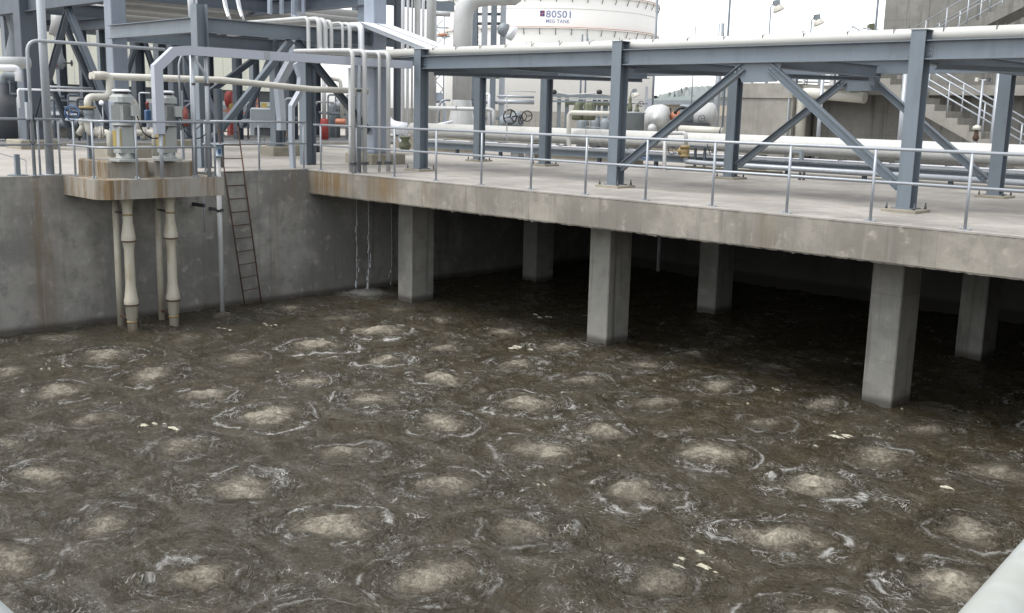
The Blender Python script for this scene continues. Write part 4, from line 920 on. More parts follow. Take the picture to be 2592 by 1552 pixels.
t = thing('elbow_duct', 'bright silver elbow duct leaving the foot of the widest pale column', 'duct', D(975, 320, 36))
MB().tube([D(970, 262, 37), D(970, 300, 37), D(990, 322, 37), D(1030, 328, 37)], .24, 20, .4).build('duct', CLAD, t)
MB().tube([D(1018, 330, 37), D(1012, 352, 37), D(1020, 362, 36.5)], .09, 12, .15).build('drain', GALV, t)
t = thing('small_valve', 'mottled green and brown valve under the bright elbow duct', 'valve', D(1025, 370, 36))
q = D(1025, 360, 36); MB().lathe(q-Vector((0, 0, .3)), [(.1, 0), (.2, .1), (.22, .2), (.12, .35), (.2, .45), (.2, .5)], (0, 0, 1), 14).build('body', GREEN, t)

# ================================================================== middle: risers, gooseneck, tower, tank
gr = 'tall round risers in the middle of the picture'
for i, (px, w, d, mt, lab) in enumerate([(1019, 9, 44, CLAD, 'first bright riser left of the left front column'), (1031, 7, 44, CLAD, 'second bright riser left of the left front column'), (1042, 5, 46, PIPEG, 'thin riser in the bright gap'),
                                       (1069, 8, 44, CLAD, 'bright riser just right of the left front column'), (1089, 24, 46, PIPEG, 'fat cream riser between the bright riser and the sky gap')]):
    q = D(px, 330, d); pipe([(q.x, q.y, .3), (q.x, q.y, 14)], w/2/FPX*d, lab, mat=mt, bend=0, grp=gr)
q = D(1055, 330, 43); MB().hbeam((q.x, q.y, .001), (q.x, q.y, 14), .24, .24, .02, .015, upv=(1, 1, 0)).build('rack_column', PIPEG, None, 'pale steel column among the tall risers', 'column', gN)
q = D(1006, 330, 47); MB().hbeam((q.x, q.y, .001), (q.x, q.y, 14), .3, .3, .02, .015, upv=(1, 1, 0)).build('rack_column', STEELD, None, 'dark steel column left of the bright risers', 'column', gN)
t = thing('gooseneck_duct', 'huge pale gooseneck duct with a cone foot in front of the tank', 'duct', D(1168, 325, 43))
q = D(1168, 330, 43); q2 = D(1290, 330, 43); rr = 24/FPX*43; zt = D(1168, -2, 43).z
MB().tube([(q.x, q.y, 2.0), (q.x, q.y, zt), (q2.x, q2.y, zt+.1)], rr, 36, 1.3).build('duct', PIPEG, t)
MB().lathe((q.x, q.y, .7), [(rr*1.42, 0), (rr*1.42, .3), (rr*1.3, .6), (rr*1.0, 1.28), (rr*1.0, 1.31)], (0, 0, 1), 32).build('cone', PIPEG, t)
MB().lathe((q2.x, q2.y, zt+.1), [(rr, 0), (rr*1.02, .1), (rr*.6, .35), (0.02, .4)], (q2-q).normalized(), 32).build('end_cap', PIPEG, t)
MB().lathe((q.x, q.y, 0), [(rr*1.35, 0), (rr*1.35, .7)], (0, 0, 1), 28).build('foot', C_BASE, t)
pipe([D(1068, 273, 40), D(1240, 277, 40), D(1249, 282, 40), D(1250, 325, 40)], .075, 'level cream pipe with a dark flange crossing in front of the gooseneck duct', mat=PIPEG, bend=.12, clamps=[(D(1156, 274.5, 40), (1, .3, 0))])
pipe([D(1220, 238, 41), D(1238, 239, 41), D(1237, 318, 41)], .055, 'small bright pipe with a square elbow right of the gooseneck duct', mat=CLAD, bend=.06)
t = thing('duct_platform', 'pale blue box with bent conduits at the foot of the fat cream riser', 'box', D(1110, 260, 45))
MB().rect([D(1112, 238, 46), D(1112, 258, 46)], .55, .3, upv=(1, 1, 0)).build('box', STEELL, t)
MB().tube([D(1110, 330, 44), D(1112, 262, 44), D(1125, 252, 44), D(1140, 254, 44)], .05, 8, .3).build('conduit', GALV, t)
MB().tube([D(1060, 327, 42), D(1098, 318, 42), D(1146, 308, 42)], .06, 8, .1).build('sloping_rail', CLAD, t)
MB().rect([D(1128, 325, 44), D(1124, 262, 44)], .6, .1, upv=(1, 1, 0)).build('panel', STEELL, t)
t = thing('steel_tower', 'dark blue steel tower with ladder rungs behind the gooseneck duct', 'tower', D(1235, 330, 54))
for px, w in ((1196, .35), (1222, .16), (1245, .75), (1268, .25)):
    q = D(px, 330, 54); MB().rect([(q.x, q.y, .001), (q.x, q.y, 15)], w, .3, upv=(1, 1, 0)).build('column', STEEL if w > .3 else GALV, t)
MB().rect([D(1208, 320, 56), D(1208, -90, 56)], .9, .1, upv=(1, 1, 0)).build('louvre_panel', DARKM, t)
MB().rect([D(1248, 320, 56), D(1248, -90, 56)], .95, .1, upv=(1, 1, 0)).build('back_panel', STEEL, t)
for py in (36, 60, 130, 196, 260, 300): MB().rect([D(1190, py, 53.6), D(1275, py, 53.6)], .1, .14).build('cross_beam', STEEL, t)
for k in range(26): MB().rect([D(1190, 10+k*12, 53.5), D(1212, 10.3+k*12, 53.5)], .03, .03).build('rung', STEELD, t)
t = thing('high_beam', 'dark blue beam block high between the fat riser and the gooseneck', 'beam', D(1118, 40, 48))
MB().rect([D(1098, 16, 48), D(1150, 17, 48)], .3, .45).build('beam', STEEL, t)
MB().tube([D(1098, 34, 47), D(1140, 36, 47)], .12, 12).build('pipe', PIPEG, t)
t = thing('lattice_mast', 'thin white lattice mast with a reddish fitting in the sky gap', 'mast', D(1112, 200, 70))
for px in (1102, 1122): 
    q = D(px, 300, 70); MB().tube([(q.x, q.y, 0), (q.x, q.y, 9.6)], .05, 6).build('leg', GALV, t)
for k in range(9):
    a, b_ = D(1102 if k % 2 else 1122, 50+k*22, 70), D(1122 if k % 2 else 1102, 72+k*22, 70); MB().tube([a, b_], .03, 5).build('lattice_bar', STEELD, t)
for py in (70, 92, 150): MB().tube([D(1098, py, 70), D(1136, py+1, 70)], .05, 6).build('cross_bar', MIDM, t)
MB().lathe(D(1120, 88, 69), [(.05, -.35), (.12, 0), (.05, .35)], (.7, .7, 0), 12).build('reddish_fitting', REDL, t)

# ---- storage tank
q = at(1388, 288, D=110); tx, ty, TR = q.x, q.y, 11.0
TW = paint('tank_white', (.80, .80, .78), .5, .12, (.66, .63, .57))
t = thing('storage_tank', 'large white round storage tank with rust edged rings and blue lettering', 'tank', (tx, ty, 0))
MB().lathe((tx, ty, 0), [(TR, 0), (TR, 13.4), (TR-.05, 13.5), (.2, 14.6)], (0, 0, 1), 120).build('shell', TW, t)
def zt_at(py): return at(1388, py, D=99).z
for k, (py, red) in enumerate([(73, True), (24, False), (-8, True), (115, False), (150, False)]):
    z_ = zt_at(py); e = .28 if red else .03
    rg = MB().lathe((tx, ty, z_), [(TR-.01, -.04), (TR+e, -.04), (TR+e, .04), (TR-.01, .04)], (0, 0, 1), 120).build('ring' if red else 'weld_line', TW if red else WHITE, t)
    if red:
        MB().lathe((tx, ty, z_), [(TR+.27, .041), (TR+.285, .042), (TR+.285, .10), (TR+.25, .10)], (0, 0, 1), 120).build('rust_edge', REDL, rg)
        for j in range(46):
            a = j*2*math.pi/46+.03; c, s_ = math.cos(a), math.sin(a)
            if c*(CAM[0]-tx)+s_*(CAM[1]-ty) < -5: continue
            MB().tube([(tx+c*(TR+.25), ty+s_*(TR+.25), z_-.05), (tx+c*(TR+.2), ty+s_*(TR+.2), z_-.25), (tx+c*(TR+.02), ty+s_*(TR+.02), z_-.62)], .035, 5).build('bracket', DARKM, rg)
def lettering(txt, px, py, hpx, wpx, name):
    cu = bpy.data.curves.new('t', 'FONT'); cu.body = txt; cu.size = 1; cu.extrude = .0; cu.offset = .012; cu.space_character = 1.08
    o = bpy.data.objects.new('t', cu); COL.objects.link(o); dg = bpy.context.evaluated_depsgraph_get(); dg.update()
    me = bpy.data.meshes.new_from_object(o.evaluated_get(dg)); bpy.data.objects.remove(o)
    import bmesh
    bm = bmesh.new(); bm.from_mesh(me); bmesh.ops.triangulate(bm, faces=bm.faces); bmesh.ops.subdivide_edges(bm, edges=bm.edges, cuts=1)
    vs = np.array([v.co[:2] for v in bm.verts]); fs = [tuple(v.index for v in f.verts) for f in bm.faces]; bm.free()
    lo, hi = vs.min(0), vs.max(0); d0 = Vector((CAM[0]-tx, CAM[1]-ty, 0)).normalized(); a0 = math.atan2(d0.y, d0.x)
    ppm = FPX/99.
    u = (vs[:, 0]-lo[0])/(hi[0]-lo[0])*wpx/ppm + (px-1388)/ppm; z_ = zt_at(py+hpx)+(vs[:, 1]-lo[1])/(hi[1]-lo[1])*hpx/ppm
    ang = a0 + u/TR; R2 = TR+.012
    mb = MB(); mb.add([(tx+math.cos(a)*R2, ty+math.sin(a)*R2, zz_) for a, zz_ in zip(ang, z_)], fs)
    return mb.build(name, LETT, t)
lettering('80S01', 1375, 31, 17, 62, 'lettering')
lettering('MEG TANK', 1375, 52.5, 8.5, 60, 'lettering')
ppm = FPX/99.; d0 = Vector((CAM[0]-tx, CAM[1]-ty, 0)).normalized(); a0 = math.atan2(d0.y, d0.x)
lg = None
for i in range(2):
    for j in range(2):
        u0_ = (1360+i*6-1388)/ppm; mb = MB(); vs = []
        for uu in (u0_, u0_+5.6/ppm):
            for pz in (31+j*7.5, 31+j*7.5+7): a = a0+uu/TR; vs.append((tx+math.cos(a)*(TR+.012), ty+math.sin(a)*(TR+.012), zt_at(pz)))
        mb.add(vs, [(0, 1, 3, 2)]).build('logo_square', LOGOP if (i+j) % 2 == 0 else paint('logo_red', (.16, .03, .09), .6, .2), t)
MB().box((-30, 60, 0), (-29.7, 20, .1))
a, b_ = at(1270, 282, D=82), at(1640, 290, D=78)
MB().rect([(a.x-10, a.y-9, 0.85), (b_.x+6, b_.y+6, 0.85)], .3, 1.7).build('bund_wall', C_BLDL, None, 'low pale concrete bund wall in front of the tank foot', 'wall')
# flood light beside the tower
def flood(px, py, d, lab, pole_px=None, s_=1.0, top_extra=0):
    t = thing('flood_light', lab, 'lamp post', D(px, 300, d), 'flood lights on thin poles')
    q = D(px, py, d); q0 = D(pole_px or px, 300, d)
    q0 = Vector((q.x, q.y, 0)); r = .05*s_
    MB().tube([q0, q+Vector((0, 0, .15*s_))], r, 8).build('pole', STEEL, t)
    e = (Vector(rt)*1.0).normalized(); c = q+e*.32*s_+Vector((0, 0, .28*s_))
    MB().rect([q+Vector((0, 0, .1*s_)), q+e*.2*s_+Vector((0, 0, .45*s_))], .06*s_, .06*s_, upv=(.7, -.7, .2)).build('arm', STEELD, t)
    MB().rect([c+e*.02+Vector((0, 0, .28*s_)), c+e*.08*s_-Vector((0, 0, .08*s_))], .42*s_, .38*s_, upv=(.7, .7, 0)).build('housing', MIDM, t)
    MB().lathe(c+e*.10*s_-Vector((0, 0, .08*s_)), [(.24*s_, 0), (.27*s_, .05*s_), (.40*s_, .30*s_), (.40*s_, .36*s_), (.3*s_, .42*s_), (.0, .44*s_)], (e*.45-Vector((0, 0, 1))).normalized(), 20).build('reflector', CREAM, t)
    return t
flood(1951, 22, 60, 'flood light on a pole, left of the two against the white sky', s_=.85)
flood(2054, 57, 60, 'flood light on a pole, lower one near the grey concrete wall', s_=.80)
flood(1596, 240, 50, 'small flood light seen under the beam right of the middle column', s_=.5)
t = thing('lamp_mast', 'plain thin mast rising out of the picture left of the flood lights', 'mast', D(1830, 300, 58))
q = D(1830, 300, 58); MB().tube([(q.x, q.y, 0), (q.x, q.y, 12)], .06, 8).build('pole', STEEL, t)
t = thing('lamp_mast', 'thin mast with a square flood light low on it beside the grey concrete wall', 'mast', D(2197, 300, 50))
q = D(2197, 300, 50); MB().tube([(q.x, q.y, 0), (q.x, q.y, 11)], .055, 8).build('pole', STEEL, t)
MB().rect([D(2204, 62, 50), D(2206, 82, 50)], .35, .25, upv=(1, 1, 0)).build('lamp_housing', GREEN, t)
MB().tube([D(2184, 72, 50), D(2232, 77, 50)], .03, 6).build('cross_arm', STEEL, t)
t = thing('wall_flood_light', 'round white flood light with a dark back fixed on the tower edge before the tank', 'lamp', D(1285, 76, 52))
MB().lathe(D(1283, 78, 52), [(.1, -.5), (.3, -.35), (.34, 0)], (.75, .55, -.35), 18).build('housing', MIDM, t)
MB().lathe(D(1290, 81, 51.8), [(.36, 0), (.36, .25), (.0, .3)], (.75, .45, -.45), 18).build('lens', CLAD, t)
for px, d, tp, w_ in [(1467, 62, 190, 'left'), (1479, 62, 190, 'right'), (1748, 70, 150, 'far'), (1650, 52, 150, 'near')]:
    q = D(px, 300, d); MB().tube([(q.x, q.y, 0), (q.x, q.y, 6.2 if px < 1600 else 7.5)], .055 if px != 1748 else .03, 8).build('mast', STEEL, None, '%s thin mast seen through the gap under the deck rack beam' % {'left': 'left of a close pair,', 'right': 'right of a close pair,', 'far': 'hair', 'near': 'single dark'}[w_], 'mast', 'thin masts behind the deck rack')
# ================================================================== pipe zone behind the deck
pipe([(-9.5, 11.5, .80), (30, 11.5, .80)], .265, 'huge pale pipe running level behind the whole deck', mat=paint('huge_pipe_paint', (.47, .47, .45), .42, .4, (.33, .32, .28)), bend=0, seg=32)
pipe([at(1715, 327, Y=13.2), at(1832, 333, Y=13.2)], .13, 'short pale pipe with brown end rims behind the huge pipe', mat=CREAM, bend=0, seg=20,
     clamps=[(at(1720, 327.3, Y=13.2), (1, 0, 0)), (at(1828, 333, Y=13.2), (1, 0, 0))])
t = thing('cable_tray', 'long low silver tray with dark clips in front of the huge pale pipe', 'cable tray', (-6, 10.75, .45))
MB().box((-8, 10.55, .40), (30, 10.98, .47)).build('channel', GALV, t)
mb = MB(); cl = MB(); x = -8
while x < 30:
    mb.box((x+.006, 10.54, .472), (x+1.41, 10.99, .486)); cl.box((x-.012, 10.53, .488), (x+.012, 11.0, .51)); x += 1.42
mb.build('lid', CLAD, t); cl.build('clips', DARKM, t)
beam((-8, 10.62, .28), (30, 10.62, .28), 'long low girder carrying the silver tray behind the deck', h=.2, w=.16, plates=False, mat=STEEL)
for k in range(16):
    x = -6 + 2.25*k
    MB().rect([(x, 10.66, .002), (x, 10.66, .178)], .1, .1, upv=(0, 1, 0)).build('girder_foot', STEELD, None, 'stub foot under the long low girder behind the deck', 'foot', 'stub feet of the low girder')
    if k % 2: 
        mb = MB(); mb.bbox((x+.8, 11.5, .002), .3, .5, .50, .02); mb.build('pipe_saddle', C_BASE, None, 'concrete saddle block under the huge pale pipe', 'saddle', 'saddle blocks under the huge pipe')
# loop with the brown valve
Yv = 10.05
pipe([at(2700, 470, Y=Yv), at(1790, 414, Y=Yv), at(1736, 409, Y=Yv), at(1735, 398, Y=Yv)], .075, 'long grey pipe low along the back edge of the deck, leading to the brown valve', mat=GALV, bend=.14, seg=14)
pipe([at(1737, 366, Y=Yv), at(1736, 337, Y=Yv), at(1690, 337, Y=Yv), at(1683, 350, Y=Yv), at(1681, 440, Y=9.3)], .055, 'cream pipe bridge looping over the brown valve', mat=PIPEG, bend=.1)
t = thing('globe_valve', 'brown and yellow flanged valve on the low grey pipe behind the deck', 'valve', at(1733, 398, Y=Yv))
q = at(1733, 398, Y=Yv); MB().lathe(q, [(.09, 0), (.15, .01), (.15, .06), (.1, .07), (.13, .14), (.13, .20), (.1, .26), (.15, .27), (.15, .33), (.09, .34)], (0, 0, 1), 18).build('body', BRASS, t)
MB().lathe(at(1728, 383, Y=Yv), [(.1, 0), (.11, .1), (.05, .14), (.02, .15), (.02, .42)], (-1, -.25, 0), 14).build('bonnet', BRASS, t)
def wheel(c, r, ax, tube_r=.012, mat=DARKM, parent=None):
    c = Vector(c); ax = Vector(ax).normalized(); a = ax.orthogonal().normalized(); b_ = ax.cross(a); hw = MB()
    hw.tube([c+(a*math.cos(k*.3927)+b_*math.sin(k*.3927))*r for k in range(17)], tube_r, 7)
    for k in range(3): hw.tube([c, c+(a*math.cos(k*2.094+.5)+b_*math.sin(k*2.094+.5))*r], tube_r*.8, 6)
    return hw.build('handwheel', mat, parent)
wheel(at(1701, 381, Y=Yv), .12, (.8, -.6, .1), parent=t)
t = thing('pipe_trestle', 'small dark trestle table standing against the huge pale pipe', 'trestle', at(1770, 410, Y=10.2))
a, b_ = at(1752, 370, Y=10.25), at(1795, 373, Y=10.25)
MB().rect([a, b_], .2, .05).build('top', STEELD, t)
for px in (1761, 1785): q = at(px, 375, Y=10.25); MB().rect([(q.x, q.y, q.z), (q.x, q.y, .01)], .06, .06, upv=(0, 1, 0)).build('leg', STEELD, t)
MB().tube([at(1790, 365, Y=10.2), at(1798, 392, Y=10.2)], .015, 6).build('stay', BLACK, t)
q = at(2020, 385, Y=10.3); MB().rect([at(2010, 382, Y=10.3), at(2028, 384, Y=10.3), at(2029, 405, Y=10.3)], .1, .09).build('bracket', MIDM, None, 'small bent grey bracket in front of the silver tray', 'bracket')
for px, w_ in ((2024, 'left'), (2034, 'right')):
    q = at(px, 456, Z=0); MB().rect([(q.x, q.y, .002), (q.x, q.y, .2)], .05, .05, upv=(0, 1, 0)).build('floor_stub', DARKM, None, '%s of two small dark stubs on the deck floor' % w_, 'stub', 'small dark floor stubs')
MB().bbox(at(1980, 428, Y=10.35), .45, .12, .05, .01).build('blue_board', BLUE, None, 'small blue board lying under the silver tray beyond the middle rear column', 'board')
MB().bbox(at(1637, 402, Y=10.4), .30, .10, .04, .01).build('blue_board', BLUE, None, 'small blue board on the girder right of the middle front column', 'board')
for px, c_, lab in ((1307, CLAD, 'white crate with a red lid under the low girder'), (1338, CLAD, 'narrow white crate beside the red lidded crate')):
    q = at(px, 402, Y=11.0); t = thing('crate', lab, 'crate', (q.x, q.y, 0)); MB().bbox((q.x, 11.05, .002), .38 if px < 1320 else .2, .3, .30, .01).build('body', c_, t)
    if px < 1320: MB().bbox((q.x-.03, 11.05, .303), .30, .25, .05, .01).build('lid', RED, t)
mb = MB()
q = at(1480, 402, Y=12.4); MB().box((at(1395, 400, Y=12.4).x, 12.3, .002), (at(1560, 400, Y=12.4).x, 12.7, .42)).build('low_wall', C_BASE, None, 'low stained concrete wall seen under the huge pale pipe', 'wall')
q = at(1120, 402, Y=12.4); MB().box((at(1000, 400, Y=12.4).x, 12.3, .002), (at(1205, 400, Y=12.4).x, 12.7, .45)).build('low_wall', C_BASE, None, 'low stained concrete wall behind the left rear columns', 'wall')
q = at(1745, 430, Y=10.5); MB().box((at(1740, 430, Y=10.3).x, 10.15, .002), (at(1975, 440, Y=10.3).x, 10.42, .12)).build('low_plinth', C_BASE, None, 'flat concrete plinth under the low grey pipe', 'plinth')
t = thing('steel_post', 'slim galvanised post standing behind the second rear column', 'post', at(1388, 415, Y=8.6))
q = at(1388, 410, Y=8.6); MB().hbeam((q.x, q.y, .002), (q.x, q.y, at(1388, 206, Y=8.6).z), .10, .12, .012, .01, upv=(0, 1, 0)).build('shaft', GALV, t)
pipe([at(1440, 372, Y=11.0), at(1440, 285, Y=11.0), at(1552, 288, Y=11.0)], .078, 'white elbow pipe rising out in front of the huge pipe', mat=CREAM, bend=.2)
pipe([at(1483, 345, Y=11.15), at(1483, 321, Y=11.15), at(1519, 323, Y=11.15), at(1518, 370, Y=11.15)], .012, 'hair thin white loop in front of the huge pale pipe', mat=PIPEG, bend=0, seg=6)

# ---- equipment frame between the columns
ge = 'posts of the valve frame behind the huge pipe'
t = thing('valve_skid', 'dense steel frame with pipes and dark motors behind the white elbow pipe', 'machine', at(1480, 330, D=44))
for px, w in ((1413, .16), (1433, .16), (1468, .2), (1502, .16), (1514, .14), (1530, .2), (1545, .16), (1560, .16)):
    q = at(px, 330, D=44); z_ = at(px, 245, D=44).z; MB().rect([(q.x, q.y, .002), (q.x, q.y, z_)], w, w, upv=(1, 1, 0)).build('post', MIDM, t)
for py, px0, px1, h, mt in ((241, 1395, 1550, .14, MIDM), (249, 1395, 1640, .07, PIPEG), (256, 1395, 1560, .09, MIDM), (262, 1430, 1600, .12, GREEN)):
    MB().rect([at(px0, py, D=43.6), at(px1, py+4, D=43.6)], .12, h).build('cross_pipe', mt, t)
MB().tube([at(1395, 231, D=43), at(1440, 240, D=43), at(1515, 236, D=43), at(1545, 243, D=43)], .03, 6).build('sagging_cable', PIPEG, t)
for px in (1402, 1517): MB().lathe(at(px, 233, D=43), [(.04, -.12), (.1, -.06), (.1, .06), (.04, .12)], (.7, .7, 0), 10).build('cable_clamp', BLACK, t)
for px in (1462, 1487, 1494):
    q = at(px, 282, D=42); MB().lathe((q.x, q.y, q.z-.35), [(.2, 0), (.24, .1), (.24, .35), (.15, .5), (.15, .6), (.08, .72)], (0, 0, 1), 14).build('dark_motor', GREEN, t)
for px, w in ((1475, .5), (1505, .4), (1530, .45)):
    q = at(px, 330, D=43); MB().lathe((q.x, q.y, .1), [(w*.5, 0), (w*.5, 1.1), (w*.3, 1.3)], (0, 0, 1), 16).build('cylinder', MIDM, t)
for px in (1404, 1424):
    q = at(px, 320, D=42); MB().lathe((q.x, q.y, .6), [(.15, 0), (.16, .3), (.1, .42)], (0, 0, 1), 12).build('short_drum', DARKM, t)
t = thing('valve_pair', 'two black handwheels on grey valves above the huge pipe, left of the second rear column', 'valve', at(1305, 310, D=38))
wheel(at(1291, 296, D=38), .26, (.9, -.35, .1), .028, BLACK, t); wheel(at(1334, 294, D=38), .19, (.6, -.8, .1), .022, BLACK, t); wheel(at(1318, 303, D=38), .16, (.9, .2, .1), .02, BLACK, t)
MB().lathe(at(1265, 310, D=39), [(.2, 0), (.3, .15), (.25, .5), (.12, .6), (.05, .9)], (.7, .7, 0.05), 16).build('body', MIDM, t)
MB().tube([at(1296, 297, D=38), at(1308, 292, D=38), at(1318, 300, D=38)], .03, 6, .1).build('stem', BLACK, t)
MB().lathe(at(1308, 322, D=39), [(.22, 0), (.26, .1), (.2, .5), (.1, .6)], (0, 0, 1), 14).build('body', MIDM, t)
pipe([at(1258, 243, D=41), at(1352, 246, D=41)], .05, 'upper level galvanised pipe of the pair above the black handwheels', mat=GALV, bend=0)
pipe([at(1258, 257, D=41), at(1352, 259, D=41)], .09, 'lower thicker level pipe of the pair above the black handwheels', mat=GALV, bend=0)
pipe([at(1283, 360, D=36), at(1283, 230, D=36), at(1356, 233, D=36)], .018, 'hair thin grey conduit standing before the handwheels', mat=GALV, bend=0, seg=6)
t = thing('round_tank', 'short grey round tank with valves on top right of the middle front column', 'tank', at(1602, 330, D=40))
q = at(1602, 330, D=40); z_ = at(1602, 288, D=40).z; MB().lathe((q.x, q.y, .05), [(.42, 0), (.42, z_-.05), (.46, z_-.04), (.46, z_), (.0, z_+.04)], (0, 0, 1), 28).build('shell', MIDM, t)
for px, h in ((1594, .55), (1612, .3)): a = at(px, 286, D=40); MB().lathe((a.x, a.y, z_), [(.09, 0), (.1, h*.5), (.06, h*.6), (.06, h), (.03, h*1.25)], (0, 0, 1), 12).build('top_valve', GREEN, t)
wheel(at(1622, 263, D=39.8), .10, (.5, -.8, .2), .014, BLACK, t)
MB().tube([at(1590, 262, D=40), at(1640, 263, D=40)], .02, 6).build('small_pipe', MIDM, t)
q = at(1640, 330, D=42); MB().rect([(q.x, q.y, .002), (q.x, q.y, at(1640, 250, D=42).z)], .18, .18, upv=(1, 1, 0)).build('rack_column', GALV, None, 'short pale steel post beside the bulbous pale vessel', 'column')
q = at(1632, 330, D=42); MB().rect([(q.x, q.y, .002), (q.x, q.y, at(1634, 220, D=42).z)], .1, .1, upv=(1, 1, 0)).build('thin_post', GALV, None, 'thin pointed post left of the bulbous pale vessel', 'post')
t = thing('bulbous_vessel', 'bulbous pale pump casing with a smaller round boss beside the diagonal brace', 'pump', at(1672, 330, D=40))
c = at(1678, 304, D=40.5); MB().lathe(c-Vector((.5, -.1, 0)), [(.05, -.42), (.35, -.36), (.52, -.2), (.58, 0), (.58, .35), (.45, .6)], Vector((.85, .5, .1)), 30).build('casing', PIPEG, t)
c = at(1664, 300, D=39.6); MB().lathe(c, [(.36, .3), (.36, 0), (.28, -.12), (.12, -.18), (.1, -.26), (.0, -.27)], Vector((-.2, 1, .0)), 26).build('boss', PIPEG, t)
MB().lathe(at(1650, 325, D=39.5), [(.16, -.2), (.18, 0), (.1, .12), (.0, .15)], Vector((.3, -.9, .2)), 18).build('small_dome', PIPEG, t)
MB().bbox(Vector((c.x+.3, c.y+.3, .002)), 1.5, .8, .35, .03, .5).build('base', C_BASE, t)
t = thing('pump_motor', 'large pale horizontal motor with an orange coupling behind the diagonal brace', 'motor', at(1765, 330, D=41))
MB().lathe(at(1712, 296, D=41), [(.10, -.25), (.22, -.1), (.25, .15)], Vector((.75, .65, 0)), 18).build('orange_coupling', ORANGE, t)
MB().lathe(at(1735, 292, D=41), [(.3, -.25), (.42, -.2), (.42, .35), (.3, .4)], Vector((.75, .65, 0)), 26).build('drum', MIDM, t)
MB().lathe(at(1778, 291, D=41), [(.36, -.45), (.48, -.38), (.5, 0), (.48, .38), (.36, .5), (.0, .6)], Vector((.75, .65, 0)), 30).build('casing', PIPEG, t)
MB().rect([at(1728, 312, D=40.5), at(1795, 316, D=40.5)], .5, .1).build('skid', DARKM, t)
wheel(at(1776, 300, D=40.2), .13, (.6, -.8, 0), .012, DARKM, t)
MB().tube([at(1708, 288, D=40.5), at(1714, 276, D=40.5), at(1726, 272, D=40.5), at(1740, 276, D=40.5)], .07, 10, .1).build('hose', BLACK, t)
q = at(1811, 330, D=45); MB().tube([(q.x, q.y, .0), (q.x, q.y, 5.5)], .13, 12).build('pale_post', GALV, None, 'pale post rising behind the diagonal brace, right of the hill', 'post')

# ================================================================== hill and far building
def hill():
    rng = random.Random(9); vs = []; fs = []
    prof = [(1560, 292), (1590, 268), (1620, 258), (1650, 250), (1670, 245), (1690, 240), (1705, 235), (1720, 233), (1735, 226), (1750, 222), (1800, 221), (1850, 224), (1950, 232), (2050, 246), (2200, 275)]
    pts = []
    for (a, b_), (c_, d_) in zip(prof[:-1], prof[1:]):
        for k in range(12):
            f = k/12; pts.append((a+(c_-a)*f, b_+(d_-b_)*f + rng.uniform(-2.2, 1.6)))
    n_ = len(pts)
    for px, py in pts:
        for f, dd in ((0, 0), (.25, 25), (.5, 55), (.75, 90), (1, 130), (.8, 190), (0, 300)):
            p = at(px, py, D=520); x_, y_ = p.x, p.y; dirv = Vector((x_-CAM[0], y_-CAM[1], 0)).normalized()
            h = max(p.z, 0)*f*((520+dd)/650 if f else 1); h *= 650/520*(520+dd)/(520+130)
            vs.append((x_+dirv.x*dd+rng.uniform(-2, 2), y_+dirv.y*dd+rng.uniform(-2, 2), h+rng.uniform(-1, 1)*f*.8))
    for i in range(n_-1):
        for k in range(6): fs.append((i*7+k, (i+1)*7+k, (i+1)*7+k+1, i*7+k+1))
    mb = MB(); mb.add(vs, fs, True); return mb.build('hill', C_HILL, kind='structure')
hill()
t = thing('far_building', 'low beige building with a grey green roof edge behind the pale motor', 'building', at(1790, 300, D=130))
a, b_ = at(1722, 300, D=130), at(1870, 300, D=120); a.z = 0; b_.z = 0
zt2 = at(1780, 268, D=127).z
MB().rect([a+Vector((0, 0, zt2/2)), b_+Vector((0, 0, zt2/2))], 8, zt2).build('wall', BEIGE, t)
MB().rect([a+Vector((0, 0, zt2+.25)), b_+Vector((0, 0, zt2+.25))], 11, .5).build('eave', MIDM, t)
MB().sweep([a+Vector((0, 0, zt2+.5)), b_+Vector((0, 0, zt2+.5))], [(-5.4, 0), (5.4, 0), (2.5, .5), (-2.5, .5)]).build('roof', ROOFM, t)
dn = (b_-a).normalized(); nn = dn.cross(Vector((0, 0, 1)))
for k in range(5):
    c = a+dn*(1.5+k*1.7)+Vector((0, 0, zt2*.62)); c = c + nn*4.03*(1 if nn.dot(Vector(CAM)-a) > 0 else -1)
    MB().rect([c-Vector((0, 0, .7)), c+Vector((0, 0, .7))], .8, .05, upv=nn).build('window', DARKM, t)

# ================================================================== concrete structures and stairs at the right
YB = 16.0
zA = at(1920, 211, Y=YB).z
xA0, xA1 = at(1838, 300, Y=YB).x, at(2004, 300, Y=YB).x
t = thing('concrete_basin', 'pale concrete basin block with a ledge line behind the rear braces', 'building', (xA0, YB, 0))
MB().box((xA0, YB, 0), (xA1, YB+9, zA)).build('wall', C_BLDL, t)
MB().box((xA0-.002, YB-.05, at(1900, 248, Y=YB).z), (xA1, YB-.002, zA+.002)).build('upper_band', C_BLDL, t)
xB1 = 26
t = thing('concrete_block', 'dark stained concrete block with an overhanging slab behind the right braces', 'building', (xA1, YB+1.3, 0))
MB().box((xA1+.01, YB+1.3, 0), (xB1, YB+9, zA-.35)).build('wall', C_BLDG, t)
MB().box((xA1+.003, YB+.55, zA-.345), (xB1, YB+9.02, zA-.05)).build('roof_slab', C_BLDL, t)
MB().tube([(xA1+.12, YB+1.2, .0), (xA1+.12, YB+1.2, zA-.4)], .03, 8).build('conduit', BLACK, t)
MB().tube([(xA1-.1, YB-.08, .0), (xA1-.1, YB-.08, zA-.5)], .03, 8).build('conduit', MIDM, t)
# tall rear concrete wall with the upper flight
YC = 20.5
xC0 = at(2237, 60, Y=YC).x
t = thing('concrete_tower', 'tall grey stained concrete building rising out of the picture at upper right', 'building', (xC0, YC, 0))
MB().box((xC0, YC, 0), (34, YC+12, 11)).build('wall', C_BLDG, t)
